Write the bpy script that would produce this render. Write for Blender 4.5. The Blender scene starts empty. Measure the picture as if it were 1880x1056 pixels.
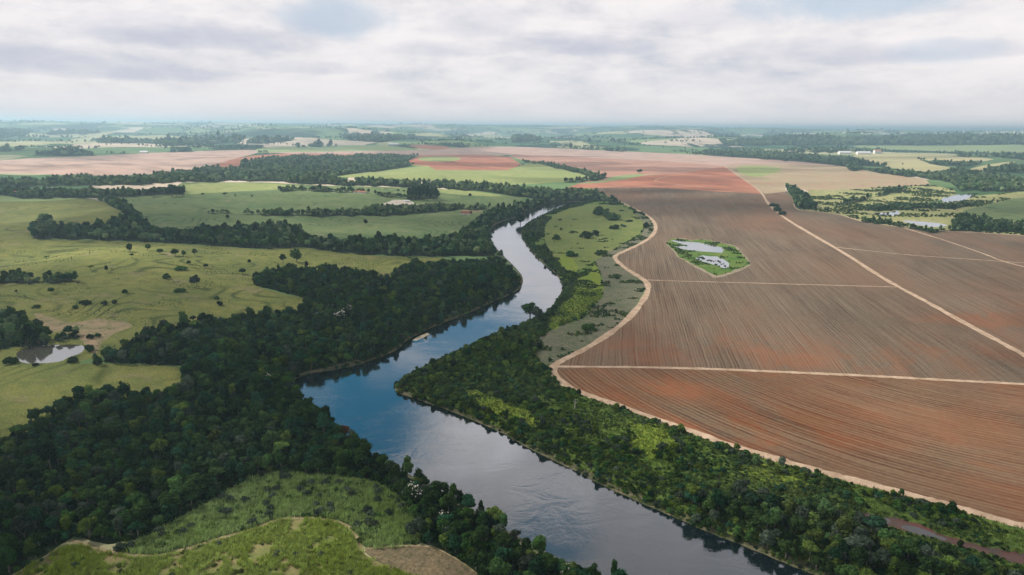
import bpy, math, random
import numpy as np
from mathutils import Vector, Matrix
from mathutils.geometry import delaunay_2d_cdt

random.seed(7)
RNG = np.random.default_rng(11)
C = bpy.context.scene.collection
scene = bpy.context.scene

# ------------------------------------------------------------------ camera
W0, H0, F = 1880.0, 1056.0, 1254.0
CAMZ = 150.0
PITCH = math.atan((528 - 232.5) / F)
ROLL = math.radians(0.45)
RM = Matrix.Rotation(math.pi / 2 - PITCH, 3, 'X') @ Matrix.Rotation(ROLL, 3, 'Z')
cam_d = bpy.data.cameras.new('camera')
cam = bpy.data.objects.new('camera', cam_d)
C.objects.link(cam)
cam.matrix_world = Matrix.Translation((0, 0, CAMZ)) @ RM.to_4x4()
cam_d.sensor_width = 36.0
cam_d.lens = 36.0 * F / W0
cam_d.clip_start = 1.0
cam_d.clip_end = 200000.0
scene.camera = cam
RMN = np.array(RM)
EYE = np.array([0, 0, CAMZ])

def rays(px):
    px = np.asarray(px, float).reshape(-1, 2)
    v = np.stack([(px[:, 0] - W0 / 2) / F, -(px[:, 1] - H0 / 2) / F, -np.ones(len(px))], 1)
    d = v @ RMN.T
    return d / np.linalg.norm(d, axis=1)[:, None]

def to_px(P):
    q = (np.asarray(P, float) - EYE) @ RMN
    dep = np.maximum(-q[:, 2], 1e-3)
    return np.stack([q[:, 0] / dep * F + W0 / 2, -q[:, 1] / dep * F + H0 / 2], 1), -q[:, 2]

# ------------------------------------------------------------------ height of the land
def vnoise(x, y, seed=0):
    xi = np.floor(x); yi = np.floor(y)
    fx = x - xi; fy = y - yi
    fx = fx * fx * fx * (fx * (fx * 6 - 15) + 10); fy = fy * fy * fy * (fy * (fy * 6 - 15) + 10)
    def h(a, b):
        n = np.sin(a * 127.1 + b * 311.7 + seed * 74.7) * 43758.5453
        return n - np.floor(n)
    return (h(xi, yi) * (1 - fx) + h(xi + 1, yi) * fx) * (1 - fy) + (h(xi, yi + 1) * (1 - fx) + h(xi + 1, yi + 1) * fx) * fy

def fbm(x, y, seed=0, oct=4):
    s = 0; a = 0.5
    for k in range(oct):
        s = s + a * vnoise(x, y, seed + k * 13); x = x * 2.03 + 3.1; y = y * 2.03 + 1.7; a *= 0.5
    return s / (1 - 0.5 ** oct)

def sstep(a, b, x):
    t = np.clip((x - a) / (b - a), 0, 1)
    return t * t * (3 - 2 * t)

RIV_MID = None
def zfun(X, Y):
    r = np.hypot(X, Y)
    z = np.full_like(r, 4.0)
    if RIV_MID is not None:
        d = np.full_like(r, 1e9)
        for (ax, ay) in RIV_MID:
            d = np.minimum(d, np.hypot(X - ax, Y - ay))
        w = sstep(30, 420, d)
        z = z + w * (fbm(X / 520, Y / 520, 3, 3) * 11 + 1)
        left = sstep(-60, -320, X) * sstep(150, 420, Y)
        z = z + left * w * 20 * fbm(X / 190 + 5, Y / 210, 9, 2)
    z = z + sstep(3000, 6500, r) * (fbm(X / 1700 + 4, Y / 1150, 21, 4) * 230 - 84)
    z = z + sstep(7000, 15000, r) * (fbm(X / 3600 + 2, Y / 3600, 33, 4) * 260 - 60) * (1 - 0.45 * sstep(0.18, 0.42, np.arctan2(X, Y)))
    z = z + sstep(8500, 13500, r) * (66 - 14 * sstep(0.1, 0.5, np.arctan2(X, Y)))
    z = np.maximum(z, 2.0 + 0.06 * z)
    return np.where(z > 100, 100 + 115 * (1 - np.exp(-(np.maximum(z, 100) - 100) / 115)), z)

TS = np.geomspace(120, 60000, 420)
def unproject(px, h=0.0):
    d = rays(px); n = len(d)
    h = np.broadcast_to(np.asarray(h, float), (n,))
    out = np.zeros((n, 2))
    for a in range(0, n, 400):
        dd = d[a:a + 400]; hh = h[a:a + 400]
        X = dd[:, :1] * TS; Y = dd[:, 1:2] * TS; Z = CAMZ + dd[:, 2:] * TS
        g = Z - (zfun(X, Y) + hh[:, None])
        below = g <= 0
        idx = np.where(below.any(1), below.argmax(1), len(TS) - 1)
        idx = np.maximum(idx, 1); k = np.arange(len(dd))
        g0 = g[k, idx - 1]; g1 = g[k, idx]
        f = np.clip(g0 / np.where(np.abs(g0 - g1) < 1e-9, 1, g0 - g1), 0, 1)
        t = TS[idx - 1] + f * (TS[idx] - TS[idx - 1])
        out[a:a + 400] = dd[:, :2] * t[:, None]
    return out

def warp(XY):
    XY = np.asarray(XY)
    return np.stack([np.arctan2(XY[:, 0], XY[:, 1]), np.log(np.maximum(np.hypot(XY[:, 0], XY[:, 1]), 1.0))], 1)

def chaikin(p, n=1, closed=True):
    p = np.asarray(p, float)
    for _ in range(n):
        q = np.roll(p, -1, 0) if closed else p[1:]
        b = p if closed else p[:-1]
        m = np.empty((2 * len(b), 2)); m[0::2] = b * .75 + q * .25; m[1::2] = b * .25 + q * .75
        p = m if closed else np.vstack([p[:1], m, p[-1:]])
    return p

def densify(p, step, closed=True):
    out = []
    n = len(p)
    for i in range(n if closed else n - 1):
        a, b = p[i], p[(i + 1) % n]
        k = max(1, int(np.hypot(*(b - a)) / step))
        for j in range(k):
            out.append(a + (b - a) * j / k)
    if not closed: out.append(p[-1])
    return np.array(out)

def pip(pts, poly):
    x, y = pts[:, 0], pts[:, 1]
    ins = np.zeros(len(pts), bool)
    lo = poly.min(0); hi = poly.max(0)
    cand = np.where((x >= lo[0]) & (x <= hi[0]) & (y >= lo[1]) & (y <= hi[1]))[0]
    if len(cand) == 0: return ins
    xx, yy = x[cand], y[cand]; c = np.zeros(len(cand), bool)
    x0, y0 = poly[:, 0], poly[:, 1]; x1, y1 = np.roll(x0, -1), np.roll(y0, -1)
    for i in range(len(poly)):
        if y0[i] == y1[i]: continue
        m = (y0[i] > yy) != (y1[i] > yy)
        c ^= m & (xx < (x1[i] - x0[i]) * (yy - y0[i]) / (y1[i] - y0[i]) + x0[i])
    ins[cand] = c
    return ins

# river (first on the flat, then the valley follows it)
RIVER_R = [(2000,1200),(1640,1112),(1502,1058),(1440,1034),(1385,1010),(1300,978),(1240,950),(1180,925),(1130,903),(1085,880),(1040,857),(985,831),(930,800),(890,780),(850,765),(800,745),(755,730),(727,720),(722,712),(738,696),(765,680),(805,664),(845,644),(885,624),(935,606),(965,594),(995,580),(1015,561),(1030,541),(1034,524),(1020,502),(1000,487),(980,467),(966,450),(957,435),(957,421),(968,411),(988,401),(1012,390),(1035,382),(1060,378),(1088,374)]
RIVER_L = [(1080,369),(1055,371),(1020,371.5),(1000,375.5),(982,384),(955,398),(925,405),(905,415),(899,425),(902,440),(910,455),(925,470),(940,485),(955,500),(961,515),(957,528),(940,540),(900,556),(860,576),(820,591),(770,611),(742,629),(733,641),(700,656),(650,673),(600,681),(555,689),(535,703),(546,725),(583,762),(632,806),(705,848),(778,884),(842,918),(888,948),(938,978),(992,1008),(1045,1035),(1115,1058),(1200,1102),(1400,1205),(1500,1260)]
RIV_MID = None
_mid = [(1400,1100),(1200,1000),(1000,900),(850,825),(720,760),(640,720),(700,690),(780,640),(880,590),(980,555),(990,520),(950,470),(930,430),(960,404),(1010,381),(1080,371)]
dd = rays(_mid)
RIV_MID = [tuple(p) for p in densify(dd[:, :2] * (CAMZ / -dd[:, 2])[:, None], 60, False)]

# ------------------------------------------------------------------ shader helpers
def mat(name):
    m = bpy.data.materials.new(name); m.use_nodes = True
    m.node_tree.nodes.clear()
    return m, m.node_tree

class NT:
    def __init__(s, nt): s.nt = nt
    def n(s, typ, ins=None, **props):
        nd = s.nt.nodes.new(typ)
        for k, v in props.items(): setattr(nd, k, v)
        for k, v in (ins or {}).items():
            sk = nd.inputs[k]
            if isinstance(v, bpy.types.NodeSocket): s.nt.links.new(v, sk)
            else:
                if isinstance(v, tuple) and len(v) == 3 and sk.type == 'RGBA': v = v + (1.0,)
                sk.default_value = v
        return nd
    def m(s, op, a, b=0.0, c=0.0):
        return s.n('ShaderNodeMath', {0: a, 1: b, 2: c}, operation=op).outputs[0]
    def vm(s, op, a, b=(0, 0, 0)):
        nd = s.n('ShaderNodeVectorMath', {0: a, 1: b}, operation=op)
        return nd.outputs['Value'] if op in ('DOT_PRODUCT', 'LENGTH', 'DISTANCE') else nd.outputs[0]
    def noise(s, vec, scale, detail=3.0, rough=0.55, dist=0.0):
        return s.n('ShaderNodeTexNoise', {'Vector': vec, 'Scale': scale, 'Detail': detail, 'Roughness': rough, 'Distortion': dist}).outputs[0]
    def ramp(s, fac, stops, interp='LINEAR'):
        nd = s.n('ShaderNodeValToRGB', {0: fac}); cr = nd.color_ramp; cr.interpolation = interp
        while len(cr.elements) > 1: cr.elements.remove(cr.elements[-1])
        for i, (p, c) in enumerate(stops):
            e = cr.elements[0] if i == 0 else cr.elements.new(p)
            e.position = p
            c = (c, c, c) if not isinstance(c, tuple) else c
            e.color = tuple(c) + (1.0,)
        return nd.outputs[0]
    def mix(s, f, a, b, blend='MIX'):
        nd = s.n('ShaderNodeMix', data_type='RGBA', blend_type=blend)
        for i, v in ((0, f), (6, a), (7, b)):
            if isinstance(v, bpy.types.NodeSocket): s.nt.links.new(v, nd.inputs[i])
            else: nd.inputs[i].default_value = v + (1.0,) if isinstance(v, tuple) else v
        return nd.outputs[2]
    def rng(s, v, a, b, c=0.0, d=1.0):
        return s.n('ShaderNodeMapRange', {0: v, 1: a, 2: b, 3: c, 4: d}).outputs[0]
    def pos(s): return s.n('ShaderNodeNewGeometry').outputs['Position']
    def comb(s, x, y, z=0.0): return s.n('ShaderNodeCombineXYZ', {0: x, 1: y, 2: z}).outputs[0]
    def sep(s, v): return s.n('ShaderNodeSeparateXYZ', {0: v}).outputs
    def finish(s, col, rough=0.9, spec=0.1, normal=None):
        ins = {'Base Color': col, 'Roughness': rough, 'Specular IOR Level': spec}
        if normal is not None: ins['Normal'] = normal
        b = s.n('ShaderNodeBsdfPrincipled', ins)
        s.nt.links.new(b.outputs[0], s.n('ShaderNodeOutputMaterial').inputs[0])

def bump(s, h, strength, dist):
    return s.n('ShaderNodeBump', {'Height': h, 'Strength': strength, 'Distance': dist}).outputs[0]

def soil_mat(name, straw, soil, red, rowdir=None, arc=None, spacing=2.1, redness=0.5, rowamt=1.0, blot=None):
    m, nt = mat(name); s = NT(nt); p = s.pos(); x, y, z = s.sep(p)
    p2 = s.comb(x, y, 0.0)
    if arc is None:
        ax = math.cos(rowdir); ay = math.sin(rowdir)
        u = s.m('ADD', s.m('MULTIPLY', x, ax), s.m('MULTIPLY', y, ay))
        v = s.m('ADD', s.m('MULTIPLY', x, -ay), s.m('MULTIPLY', y, ax))
    else:
        dx = s.m('SUBTRACT', x, arc[0]); dy = s.m('SUBTRACT', y, arc[1])
        u = s.m('SQRT', s.m('ADD', s.m('MULTIPLY', dx, dx), s.m('MULTIPLY', dy, dy)))
        v = s.m('MULTIPLY', s.m('ARCTAN2', dx, dy), arc[2])
    wob = s.m('MULTIPLY', s.m('SUBTRACT', s.noise(p2, 0.02, 2), 0.5), 3.0)
    u = s.m('ADD', u, wob)
    rows = s.m('SINE', s.m('MULTIPLY', u, 2 * math.pi / spacing))
    st = s.comb(u, s.m('MULTIPLY', v, 0.012), 0.0)
    f1 = s.noise(st, 0.62, 3, 0.7)
    f2 = s.noise(st, 0.06, 3, 0.6)
    lines = s.m('ADD', s.m('MULTIPLY', rows, 0.15), s.m('MULTIPLY', s.m('SUBTRACT', f1, 0.5), 1.7))
    lines = s.m('ADD', lines, s.m('MULTIPLY', s.m('SUBTRACT', f2, 0.5), 0.4))
    stb = s.comb(s.m('MULTIPLY', u, 1.0), s.m('MULTIPLY', v, 0.5), 3.0)
    b1 = s.noise(stb, 0.006, 5, 0.6, 0.6)
    b2 = s.noise(stb, 0.028, 8, 0.70, 0.6)
    fine = s.noise(p2, 0.35, 3, 0.7)
    redf = s.m('ADD', s.m('MULTIPLY', b1, 1.0), s.m('MULTIPLY', s.m('SUBTRACT', b2, 0.5), 0.7))
    if blot:
        for (cx, cy, rx, ry, amt) in blot:
            e = s.m('ADD', s.m('POWER', s.m('DIVIDE', s.m('SUBTRACT', x, cx), rx), 2.0), s.m('POWER', s.m('DIVIDE', s.m('SUBTRACT', y, cy), ry), 2.0))
            e = s.m('MULTIPLY', s.m('EXPONENT', s.m('MULTIPLY', e, -1.0)), s.m('MULTIPLY', s.rng(b2, 0.40, 0.62, 0.0, 1.3), amt))
            redf = s.m('ADD', redf, e)
    rf = s.rng(redf, 0.50 - redness * 0.3, 0.92 - redness * 0.3)
    base = s.mix(rf, soil, red)
    dk = s.rng(s.noise(stb, 0.013, 6, 0.65, 0.4), 0.36, 0.56, 0.60, 1.1)
    base = s.mix(1.0, base, s.comb(dk, dk, dk), 'MULTIPLY')
    lf = s.rng(s.m('ADD', s.m('MULTIPLY', lines, rowamt), s.m('MULTIPLY', s.m('SUBTRACT', fine, 0.5), 0.7)), -0.42, 0.72)
    lf = s.m('MULTIPLY', lf, s.rng(rf, 0.0, 1.0, 1.0, 0.66))
    col = s.mix(lf, base, straw)
    s.finish(col, 0.95, 0.05, bump(s, lines, 0.5, 0.25))
    return m

def grass_mat(name, a, b, c, scale=0.02, lines=0.25, line_scale=0.012, bare=None, fine=0.8):
    m, nt = mat(name); s = NT(nt); p = s.pos(); x, y, z = s.sep(p); p2 = s.comb(x, y, 0.0)
    n1 = s.noise(p2, scale, 5, 0.62, 0.4); n2 = s.noise(p2, scale * 7, 4, 0.65); n3 = s.noise(p2, fine, 3, 0.7)
    col = s.mix(s.rng(n1, 0.35, 0.65), a, b)
    col = s.mix(s.rng(n2, 0.45, 0.75), col, c)
    # mown and terraced contour lines following the slope
    w = s.noise(p2, line_scale * 0.55, 2, 0.4)
    t = s.m('FRACT', s.m('MULTIPLY', w, 34.0))
    ln = s.m('SUBTRACT', 1.0, s.m('ABSOLUTE', s.m('MULTIPLY', s.m('SUBTRACT', t, 0.5), 2.0)))
    ln = s.m('MULTIPLY', s.rng(ln, 0.55, 1.0), s.rng(s.noise(p2, 0.013, 2), 0.42, 0.62))
    col = s.mix(s.m('MULTIPLY', ln, lines), col, (a[0] * 0.35, a[1] * 0.42, a[2] * 0.4))
    if bare:
        bf = s.m('MULTIPLY', s.rng(s.noise(p2, 0.03, 6, 0.7, 0.5), 0.565, 0.70), 0.85)
        col = s.mix(bf, col, bare)
    tus = s.m('MULTIPLY', s.rng(s.noise(p2, 0.16, 5, 0.75, 0.4), 0.60, 0.72), s.rng(s.noise(p2, 0.011, 3), 0.40, 0.60))
    col = s.mix(s.m('MULTIPLY', tus, 0.75), col, (a[0] * 0.32, a[1] * 0.42, a[2] * 0.4))
    dry = s.m('MULTIPLY', s.rng(s.noise(s.comb(x, s.m('MULTIPLY', y, 0.6), 5.0), 0.026, 6, 0.68, 0.6), 0.55, 0.72), 0.5)
    col = s.mix(dry, col, (b[0] * 1.35, b[1] * 1.2, b[2] * 1.25))
    g = s.rng(n3, 0.3, 0.72, 0.58, 1.28)
    col = s.mix(1.0, col, s.comb(g, g, g), 'MULTIPLY')
    s.finish(col, 0.95, 0.05, bump(s, s.m('ADD', n3, s.m('MULTIPLY', n2, 3.0)), 0.6, 0.5))
    return m

def plain_mat(name, a, b, scale=0.2, rough=0.9, spec=0.1, fine=1.5):
    m, nt = mat(name); s = NT(nt); p = s.pos()
    n1 = s.noise(p, scale, 5, 0.65, 0.4); n2 = s.noise(p, fine, 3, 0.7)
    col = s.mix(s.rng(n1, 0.35, 0.65), a, b)
    g = s.rng(n2, 0.3, 0.7, 0.75, 1.2)
    col = s.mix(1.0, col, s.comb(g, g, g), 'MULTIPLY')
    s.finish(col, rough, spec)
    return m

def land_mat(name):
    # far countryside: a patchwork of cane, pasture, fallow and dark woods
    m, nt = mat(name); s = NT(nt); p = s.pos(); x, y, z = s.sep(p); p2 = s.comb(x, y, 0.0)
    wob = s.n('ShaderNodeTexNoise', {'Vector': p2, 'Scale': 0.0011, 'Detail': 3.0}).outputs['Color']
    q = s.vm('ADD', p2, s.vm('MULTIPLY', s.vm('SUBTRACT', wob, (0.5, 0.5, 0.5)), (900, 900, 0)))
    v = s.n('ShaderNodeTexVoronoi', {'Vector': q, 'Scale': 0.0015, 'Randomness': 1.0})
    r = s.sep(v.outputs['Color'])[0]
    col = s.ramp(r, [(0.0, (0.06, 0.12, 0.05)), (0.22, (0.12, 0.19, 0.08)), (0.42, (0.20, 0.26, 0.11)), (0.60, (0.36, 0.35, 0.20)), (0.74, (0.10, 0.16, 0.065)), (0.86, (0.50, 0.41, 0.32))], 'CONSTANT')
    n1 = s.noise(p2, 0.004, 5, 0.6, 0.5)
    g = s.rng(n1, 0.3, 0.7, 0.78, 1.22)
    col = s.mix(1.0, col, s.comb(g, g, g), 'MULTIPLY')
    q2 = s.comb(x, s.m('MULTIPLY', y, 0.8), 0.0)
    wd = s.noise(q2, 0.00125, 6, 0.62, 0.8)
    col = s.mix(s.rng(wd, 0.54, 0.565), col, (0.018, 0.040, 0.022))
    e = s.n('ShaderNodeTexVoronoi', {'Vector': q, 'Scale': 0.0015}, feature='DISTANCE_TO_EDGE').outputs[0]
    hedge = s.m('MULTIPLY', s.rng(e, 0.0, 0.028, 1.0, 0.0), s.rng(s.noise(p2, 0.002, 2), 0.45, 0.55))
    col = s.mix(hedge, col, (0.02, 0.045, 0.025))
    s.finish(col, 0.95, 0.03)
    return m

def water_mat(name, body, rip=1.0, shine=1.0):
    m, nt = mat(name); s = NT(nt); p = s.pos(); x, y, z = s.sep(p)
    n1 = s.noise(p, 0.55, 4, 0.6, 0.3); n2 = s.noise(s.comb(s.m('MULTIPLY', x, 0.7), y, 0.0), 0.09, 4, 0.6, 0.8)
    patch = s.rng(s.noise(p, 0.018, 4, 0.6, 1.2), 0.42, 0.62, 0.15, 1.0)
    h = s.m('ADD', s.m('MULTIPLY', n1, 0.5), s.m('MULTIPLY', n2, 2.0))
    nb = s.n('ShaderNodeBump', {'Height': h, 'Strength': s.m('MULTIPLY', patch, 0.5 * rip), 'Distance': 0.2}).outputs[0]
    fc = s.n('ShaderNodeLayerWeight', {'Blend': 0.5, 'Normal': nb}).outputs['Facing']
    lw = s.m('MULTIPLY', shine, s.m('ADD', 0.07, s.m('MULTIPLY', s.m('POWER', fc, 2.3), 0.9)))
    gl = s.n('ShaderNodeBsdfGlossy', {'Color': (0.95, 0.96, 1.0), 'Roughness': 0.06, 'Normal': nb}).outputs[0]
    df = s.n('ShaderNodeBsdfDiffuse', {'Color': body}).outputs[0]
    mx = s.n('ShaderNodeMixShader', {0: lw, 1: df, 2: gl}).outputs[0]
    nt.links.new(mx, s.n('ShaderNodeOutputMaterial').inputs[0])
    return m

def leaf_mat(name, dark, light, spread=0.25):
    m, nt = mat(name); s = NT(nt); p = s.pos()
    rnd = s.n('ShaderNodeObjectInfo').outputs['Random']
    n1 = s.noise(p, 0.9, 3, 0.7)
    n0 = s.noise(p, 0.013, 3, 0.6)
    f = s.m('ADD', s.m('MULTIPLY', n1, 0.75), s.m('MULTIPLY', rnd, 0.5))
    col = s.mix(s.rng(f, 0.35, 0.95), dark, light)
    v = s.n('ShaderNodeHueSaturation', {'Hue': s.rng(rnd, 0, 1, 0.5 - 0.10 * spread, 0.5 + 0.07 * spread), 'Saturation': s.rng(n0, 0.3, 0.7, 1.15, 0.8), 'Value': s.m('MULTIPLY', s.rng(s.m('FRACT', s.m('MULTIPLY', rnd, 7.31)), 0, 1, 1 - spread, 1 + spread * 1.4), s.rng(n0, 0.3, 0.7, 0.75, 1.2)), 'Color': col}).outputs[0]
    d = s.n('ShaderNodeBsdfPrincipled', {'Base Color': v, 'Roughness': 0.9, 'Specular IOR Level': 0.0}).outputs[0]
    t = s.n('ShaderNodeBsdfTranslucent', {'Color': v}).outputs[0]
    mx = s.n('ShaderNodeMixShader', {0: 0.22, 1: d, 2: t}).outputs[0]
    nt.links.new(mx, s.n('ShaderNodeOutputMaterial').inputs[0])
    return m

# ------------------------------------------------------------------ materials
VP = math.atan2(*(rays([(1150, 236)])[0, [0, 1]]))      # azimuth of the plough rows
ROW = -VP                                              # across-row axis
A_LIT = dict(straw=(0.40, 0.30, 0.215), soil=(0.20, 0.135, 0.10), red=(0.33, 0.125, 0.06))
wp = lambda x, y: tuple(unproject([(x, y)])[0])

def blob(x, y, rx, ry, amt):
    X, Y = wp(x, y)
    return (X, Y, rx, ry, amt)

# concentric plough rows of the lower field: centre found from the direction of three rows
def arc_centre(pa, ta, pb, tb):
    a = np.array(wp(*pa)); b = np.array(wp(*pb)); a2 = np.array(wp(*ta)); b2 = np.array(wp(*tb))
    da = a2 - a; db = b2 - b
    na = np.array([-da[1], da[0]]); nb = np.array([-db[1], db[0]])
    k = np.linalg.solve(np.stack([na, -nb], 1), b - a)
    c = a + na * k[0]
    return c, np.hypot(*(a - c))
cen, rad = arc_centre((1130, 705), (1160, 725), (1640, 870), (1740, 899))
print('ARC', cen, rad)

MT = {}
MT['main'] = soil_mat('ploughed_soil_grey', (0.255, 0.197, 0.136), (0.088, 0.060, 0.042), (0.185, 0.072, 0.035), ROW, redness=0.40,
    blot=[blob(1850, 588, 55, 18, 0.8), blob(1450, 665, 10, 6, 0.4), blob(1500, 645, 120, 30, 0.32), blob(1750, 690, 60, 30, 0.15), blob(1150, 500, 60, 120, 0.12), blob(1300, 450, 260, 220, -0.22), blob(1250, 520, 120, 80, -0.1), blob(1160, 640, 60, 25, 0.10)])
MT['low'] = soil_mat('ploughed_soil_orange', (0.275, 0.190, 0.115), (0.072, 0.044, 0.030), (0.215, 0.064, 0.022), arc=(cen[0], cen[1], rad), redness=0.56, spacing=3.0, rowamt=1.15,
    blot=[blob(1160, 725, 45, 20, 0.22), blob(1300, 770, 60, 14, 0.2), blob(1420, 775, 40, 12, 0.28), blob(1480, 812, 45, 11, 0.3), blob(1330, 700, 60, 20, 0.12), blob(1830, 850, 60, 40, -0.3), blob(1700, 720, 80, 14, -0.1)])
MT['redfar'] = soil_mat('red_soil', (0.44, 0.23, 0.155), (0.30, 0.125, 0.08), (0.36, 0.115, 0.065), ROW + 0.5, redness=0.9, rowamt=0.6, spacing=6)
MT['pink'] = soil_mat('pale_pink_soil', (0.52, 0.38, 0.31), (0.40, 0.27, 0.22), (0.42, 0.24, 0.18), ROW + 1.0, redness=0.3, rowamt=0.5, spacing=9)
MT['pinkred'] = soil_mat('pink_red_soil', (0.45, 0.29, 0.225), (0.36, 0.20, 0.15), (0.36, 0.16, 0.11), ROW + 1.3, redness=0.55, rowamt=0.5, spacing=9)
MT['east'] = grass_mat('stubble', (0.42, 0.32, 0.22), (0.40, 0.25, 0.18), (0.30, 0.33, 0.13), 0.006, 0.4, 0.006)
MT['eastgreen'] = grass_mat('rough_meadow', (0.29, 0.30, 0.12), (0.40, 0.37, 0.17), (0.17, 0.21, 0.085), 0.012, 0.35, 0.01)
MT['mudwater'] = water_mat('muddy_water', (0.05, 0.045, 0.04), 0.2, 0.4)
MT['pasture'] = grass_mat('pasture', (0.155, 0.175, 0.050), (0.225, 0.225, 0.062), (0.10, 0.135, 0.040), 0.014, 1.0, 0.010, bare=(0.27, 0.215, 0.135))
MT['pasturegreen'] = grass_mat('mown_pasture', (0.125, 0.185, 0.072), (0.20, 0.235, 0.10), (0.085, 0.165, 0.055), 0.008, 0.9, 0.010, bare=(0.28, 0.24, 0.15))
MT['cane'] = grass_mat('pale_cane', (0.27, 0.31, 0.11), (0.33, 0.35, 0.14), (0.19, 0.26, 0.085), 0.010, 0.3, 0.012)
MT['palegreen'] = grass_mat('pale_green_crop', (0.26, 0.33, 0.14), (0.30, 0.34, 0.15), (0.2, 0.28, 0.11), 0.006, 0.2, 0.008)
MT['yellow'] = grass_mat('dry_yellow_field', (0.44, 0.40, 0.20), (0.50, 0.43, 0.24), (0.38, 0.36, 0.17), 0.004, 0.2, 0.008)
MT['rbank'] = grass_mat('riverside_grass', (0.085, 0.15, 0.033), (0.15, 0.205, 0.042), (0.05, 0.10, 0.025), 0.022, 0.2, 0.02)
MT['bright'] = grass_mat('bright_wet_grass', (0.17, 0.235, 0.030), (0.21, 0.25, 0.04), (0.09, 0.155, 0.025), 0.05, 0.1, 0.02)
MT['margin'] = grass_mat('pond_margin_grass', (0.075, 0.165, 0.028), (0.16, 0.20, 0.05), (0.045, 0.11, 0.022), 0.06, 0.1, 0.02)
MT['fallow'] = grass_mat('grey_fallow', (0.135, 0.145, 0.085), (0.20, 0.175, 0.125), (0.075, 0.115, 0.045), 0.03, 0.6, 0.03)
MT['peninsula'] = grass_mat('olive_grass', (0.145, 0.185, 0.052), (0.20, 0.215, 0.065), (0.085, 0.14, 0.036), 0.02, 0.15, 0.02)
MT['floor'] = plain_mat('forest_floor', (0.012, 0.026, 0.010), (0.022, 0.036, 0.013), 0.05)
MT['road'] = plain_mat('dry_dirt', (0.34, 0.235, 0.155), (0.54, 0.40, 0.285), 0.12)
MT['bareside'] = plain_mat('worn_earth', (0.16, 0.15, 0.06), (0.40, 0.30, 0.19), 0.22)
MT['roadred'] = plain_mat('red_dirt', (0.45, 0.24, 0.13), (0.52, 0.31, 0.19), 0.08)
MT['bank'] = plain_mat('river_mud', (0.040, 0.060, 0.022), (0.19, 0.165, 0.10), 0.20)
MT['sand'] = plain_mat('river_sand', (0.42, 0.36, 0.25), (0.5, 0.43, 0.31), 0.3)
MT['earth'] = plain_mat('bare_earth', (0.36, 0.25, 0.16), (0.14, 0.15, 0.06), 0.09)
MT['earth2'] = plain_mat('trampled_pale_soil', (0.33, 0.26, 0.19), (0.17, 0.15, 0.09), 0.09)
MT['quarry'] = plain_mat('bare_stone', (0.42, 0.36, 0.28), (0.55, 0.5, 0.43), 0.06)
MT['mud'] = plain_mat('red_mud', (0.115, 0.036, 0.026), (0.05, 0.035, 0.022), 0.12, 0.5, 0.4)
MT['cutcane'] = grass_mat('cut_cane_stubble', (0.17, 0.135, 0.085), (0.22, 0.17, 0.10), (0.10, 0.10, 0.05), 0.05, 0.3, 0.05)
MT['canesoil'] = plain_mat('cane_soil', (0.12, 0.15, 0.04), (0.26, 0.21, 0.10), 0.16)
MT['reedsoil'] = plain_mat('reed_bed_soil', (0.06, 0.09, 0.035), (0.09, 0.12, 0.05), 0.1)
MT['land'] = land_mat('patchwork_country')
MT['water'] = water_mat('river_water', (0.006, 0.012, 0.016))
MT['pond'] = water_mat('pond_water', (0.05, 0.055, 0.05), 0.25)
MT['brownpond'] = water_mat('brown_pond_water', (0.085, 0.08, 0.065), 0.3, 0.85)

# ------------------------------------------------------------------ land regions, traced and laid out on the ground
REG = []     # (name, material, warped polygon, kind, extra)
def region(name, m, px, mode='g', smooth=1, ht=9.0, label=None, jit=0.0, step=8.0):
    p = chaikin(np.array(px, float), smooth) if smooth else np.array(px, float)
    p = densify(p, step)
    if jit:
        k = np.arange(len(p)); q = p
        p = p + jit * np.stack([fbm(q[:, 0] / 14, q[:, 1] / 9, 5, 2) - 0.5, fbm(q[:, 0] / 14, q[:, 1] / 9, 55, 2) - 0.5], 1) * 2
    h = 0.0
    if mode == 'w':
        nx = np.roll(p, -1, 0) - np.roll(p, 1, 0)
        area = 0.5 * np.sum(p[:, 0] * np.roll(p[:, 1], -1) - np.roll(p[:, 0], -1) * p[:, 1])
        sg = 1.0 if area > 0 else -1.0
        up = sg * nx[:, 0] / np.maximum(np.hypot(nx[:, 0], nx[:, 1]), 1e-6)   # >0 where the outline faces up the picture
        h = ht * 0.85 * np.clip(up * 1.6, 0, 1)
    if mode == 'r':
        d = rays(p); xy = d[:, :2] * ((CAMZ - 0.0) / -d[:, 2])[:, None]
    else:
        xy = unproject(p, h)
    REG.append(dict(name=name, mat=m, poly=warp(xy), xy=xy, label=label))
    return REG[-1]

def road(name, px, width, m='road', label=None):
    p = densify(chaikin(np.array(px, float), 2, False), 8, False)
    xy = unproject(p)
    t = np.gradient(xy, axis=0); n = np.stack([-t[:, 1], t[:, 0]], 1); n /= np.maximum(np.linalg.norm(n, axis=1), 1e-6)[:, None]
    w = width * (0.65 + 0.7 * fbm(np.arange(len(p)) / 1.4, np.zeros(len(p)), 7, 2))[:, None] / 2
    poly = np.vstack([xy + n * w, (xy - n * w)[::-1]])
    REG.append(dict(name=name, mat=m, poly=warp(poly), xy=poly, label=label))

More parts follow.
